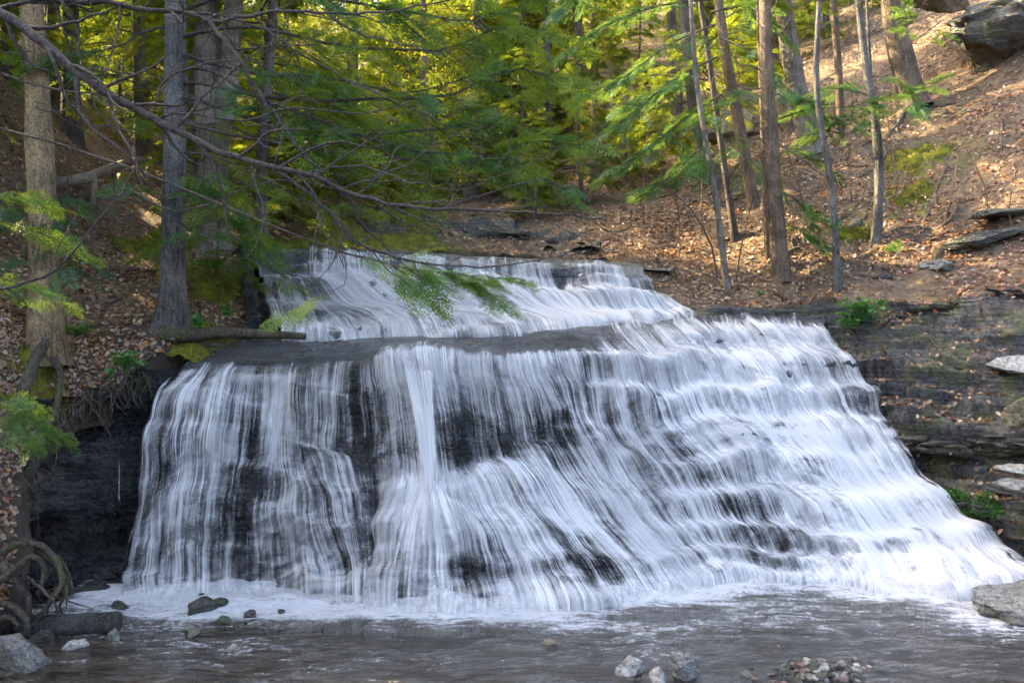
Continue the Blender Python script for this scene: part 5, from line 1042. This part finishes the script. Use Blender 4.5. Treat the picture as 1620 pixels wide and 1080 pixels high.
# ------------------------------------------------------------------ leaf litter
def oak_leaf():
    o = np.array([[-.5, 0], [-.25, .10], [-.15, .26], [0, .14], [.14, .30], [.24, .13], [.5, 0], [.24, -.13], [.14, -.30], [0, -.14], [-.15, -.26], [-.25, -.10]])
    z = .35*np.abs(o[:, 1])+.12*o[:, 0]**2; V = np.concatenate([np.stack([o[:, 0], o[:, 1], z], 1), [[0, 0, .02]]])
    n = len(o); return V, np.array([[i, (i+1) % n, n] for i in range(n)])
def beech_leaf():
    o = np.array([[-.5, 0], [-.2, .24], [.15, .22], [.5, 0], [.15, -.22], [-.2, -.24]]); z = .55*np.abs(o[:, 1])-.2*o[:, 0]**2
    V = np.stack([o[:, 0], o[:, 1], z], 1); return V, np.array([[0, 1, 2], [0, 2, 3], [0, 3, 4], [0, 4, 5]])
PAL = np.array([[.36, .21, .11], [.44, .28, .16], [.52, .37, .24], [.24, .12, .06], [.32, .14, .06], [.44, .22, .07], [.14, .075, .045], [.58, .45, .33]])
PAL = PAL*np.array([.92, .94, .92])
def scatter(geo, pos, nor, size, r, warm=None):
    n = len(pos)
    for T, sel in ((oak_leaf(), r.random(n) < .55),):
        for tv, tf, k in ((T[0], T[1], np.where(sel)[0]), (*beech_leaf(), np.where(~sel)[0])):
            m = len(k); N_ = nrm(nor[k]+r.normal(0, .33, (m, 3))); D = nrm(np.cross(N_, r.normal(0, 1, (m, 3)))); S = np.cross(N_, D)
            V = pos[k][:, None]+size[k][:, None, None]*(tv[None, :, 0:1]*D[:, None]+tv[None, :, 1:2]*S[:, None]+tv[None, :, 2:3]*N_[:, None]*r.uniform(-.6, 1.4, (m, 1, 1)))
            c = PAL[r.integers(0, len(PAL), m)]*r.uniform(.45, 1.0, (m, 1))
            if warm is not None: c = c*(1-warm[k][:, None])+warm[k][:, None]*c*np.array([1.15, .72, .5])
            geo.add(V, (tf[None]+(np.arange(m)*len(tv))[:, None, None]).reshape(-1, tf.shape[1]), Col=np.repeat(c, len(tv), 0))
r = np.random.default_rng(41)
def bank(name, label, pxr, n, yr, mult=1.):
    G = Geo(); Y = yr[0]+(yr[1]-yr[0])*r.random(n)**1.5; px = r.uniform(pxr[0], pxr[1], n); x = (px-810)/F*Y
    dn = .9*vn(xyz(x*.45, Y*.45), 52)+vn(xyz(x*.9, Y*.9), 50)+.6*vn(xyz(x*2.7, Y*2.7), 51); ok = ~inside(x, Y) & (dn > r.uniform(-1.4, .65, n))
    x, Y = x[ok], Y[ok]; z = ground(x, Y); e = .05; nx = -(ground(x+e, Y)-z)/e; ny = -(ground(x, Y+e)-z)/e; N_ = nrm(xyz(nx, ny, np.ones(len(x))))
    pxs = x/Y*F+810; warm = np.where((pxs > 1400), .75, .15)*r.random(len(x))
    scatter(G, np.stack([x, Y, z], 1)+N_*r.uniform(.004, .035, (len(x), 1)), N_, r.uniform(.045, .10, len(x))*mult, r, warm)
    tag(obj(name, G.mesh(name, M['litter'], smooth=False)), label, 'leaves', kind='stuff')
bank('leaf_litter', 'dry brown leaves carpeting the left bank', (-120, 440), 26000, (7.0, 19.))
bank('leaf_litter', 'dry brown leaves carpeting the right bank and slope', (880, 1720), 42000, (10.5, 24.))
bank('leaf_litter', 'dry leaves on the slope behind the upper falls', (380, 1100), 14000, (14., 27.), 1.2)
x = r.uniform(-6.2, -4.3, 6000); y = r.uniform(7.0, 9.6, 6000); ok = ~inside(x, y); x, y = x[ok], y[ok]; z = ground(x, y); e = .05; N_ = nrm(xyz(-(ground(x+e, y)-z)/e, -(ground(x, y+e)-z)/e, np.ones(len(x))))
G = Geo(); scatter(G, np.stack([x, y, z], 1)+N_*r.uniform(.004, .03, (len(x), 1)), N_, r.uniform(.035, .085, len(x)), r, .3*r.random(len(x))); tag(obj('leaf_litter', G.mesh('leaf_litter', M['litter'], smooth=False)), 'damp brown leaves on the steep left bank edge above the roots', 'leaves', kind='stuff')
G = Geo()                                   # fine roots that hang out of the undercut bank
for k in range(150):
    px = r.uniform(36, 235); a = P(px, np.interp(px, [40, 62, 135, 222], [750, 682, 622, 590])+r.uniform(-5, 12), np.interp(px, [40, 62, 135, 222], [8.25, 8.5, 8.85, 9.25])); q = [a]; d = np.array([r.normal(0, .5), -.3, -.8])
    for w in range(6): d = nrm(d+r.normal(0, .35, 3)+[0, 0, -.15]); q.append(q[-1]+d*r.uniform(.03, .09))
    G.add(*tube(np.array(q), np.linspace(r.uniform(.004, .011), .002, 7), 4))
tag(obj('hanging_rootlets', G.mesh('hanging_rootlets', M['root'])), 'fringe of fine dark roots hanging from the undercut left bank', 'roots', kind='stuff')
G = Geo()                                   # leaves caught on the ledges of the right rock wall
nn = gridnorm(Vw); nn *= np.sign(nn[..., 2:3]); fl = Vw.reshape(-1, 3); fn = nn.reshape(-1, 3)
w = np.clip(fn[:, 2]-.35, 0, 1)*(.3+sstep(-.2, .6, vn(fl*1.3, 8)))*(fl[:, 0] < 9); w *= np.where(fl[:, 0]/fl[:, 1]*F+810 > 1395, 1, .25); k = r.choice(len(fl), 2600, p=w/w.sum())
scatter(G, fl[k]+fn[k]*.015+r.normal(0, .03, (len(k), 3))*np.array([1, 1, .2]), fn[k], r.uniform(.05, .10, len(k)), r, .5*r.random(len(k))); 
tag(obj('leaf_litter', G.mesh('leaf_litter', M['litter'], smooth=False)), 'dry leaves caught on the ledges of the right rock wall', 'leaves', kind='stuff')

# ------------------------------------------------------------------ loose layers of the rock walls, piece by piece
r = np.random.default_rng(61)
def slab_mesh(seed, mat):
    V, q, t = rock_geo((1, 1, 1), seed, 14, (16, 9), .06, .5); g = Geo(); g.add(V, q); g.f.append(t); return g.mesh('rock_slab', M[mat], smooth=False)
SL = [slab_mesh(700+k, 'wall') for k in range(5)]; SB = [slab_mesh(720+k, 'black') for k in range(4)]
for k in range(46):
    if k < 20: px = r.uniform(1435, 1620); p = P(px, np.interp(px, [1435, 1620], [706, 700])+r.normal(0, 5), np.interp(px, [1435, 1640], [10.28, 9.55]))
    elif k < 32: px = r.uniform(1480, 1620); p = P(px, r.uniform(772, 880), 0+np.interp(px, [1480, 1640], [10.0, 9.05]))
    else: px = r.uniform(1340, 1620); p = P(px, np.interp(px, [1340, 1620], [508, 462])+r.normal(0, 5), np.interp(px, [1340, 1640], [11.6, 10.8]))
    if 20 <= k < 32: d = np.linalg.norm((Vw-p)[..., [0, 2]], axis=-1); p = Vw.reshape(-1, 3)[np.argmin(d)]
    s_ = r.uniform(.06, .20); o = obj('rock_slab', SL[k % 5], Ow, p); o.scale = (s_*1.5, s_*.8, s_*r.uniform(.18, .34)); o.rotation_euler = (r.normal(0, .08), r.normal(0, .06), r.normal(0, .5))
for k in range(24):
    px = r.uniform(75, 225); py = r.choice([650, 735, 815, 905, 940])+r.normal(0, 10); p = P(px, py, 9); d = np.abs(Vl[..., 0]/Vl[..., 1]*F+810-px)+np.abs(540-(Vl[..., 2]-CH)/Vl[..., 1]*F-py); p = Vl.reshape(-1, 3)[np.argmin(d)]
    s_ = r.uniform(.08, .22); o = obj('rock_slab', SB[k % 4], Ol, p); o.scale = (s_*1.6, s_*.7, s_*r.uniform(.2, .4)); o.rotation_euler = (r.normal(0, .1), r.normal(0, .12), r.normal(0, .4))


r = np.random.default_rng(321)
for k in range(40):                          # roots creeping down the right slope
    px = r.uniform(1080, 1600); Y = r.uniform(12.3, 17.); x = (px-810)/F*Y; n = 14; d = np.array([-.7+r.normal(0, .35), -.7+r.normal(0, .35)]); q = [np.array([x, Y])]
    for w in range(n-1): d = d+r.normal(0, .25, 2); d /= np.linalg.norm(d); q.append(q[-1]+d*r.uniform(.05, .11))
    q = np.array(q)
    if inside(q[:, 0], q[:, 1]).any(): continue
    rr = r.uniform(.012, .035); G = Geo(); G.add(*tube(np.stack([q[:, 0], q[:, 1], ground(q[:, 0], q[:, 1])+rr*.4+.01*r.normal(0, 1, n)], 1), np.linspace(rr, rr*.35, n), 7)); tag(obj('surface_root', G.mesh('surface_root', M['bark_warm'])), 'thin exposed root creeping down the right slope', 'root', 'roots on the right slope')
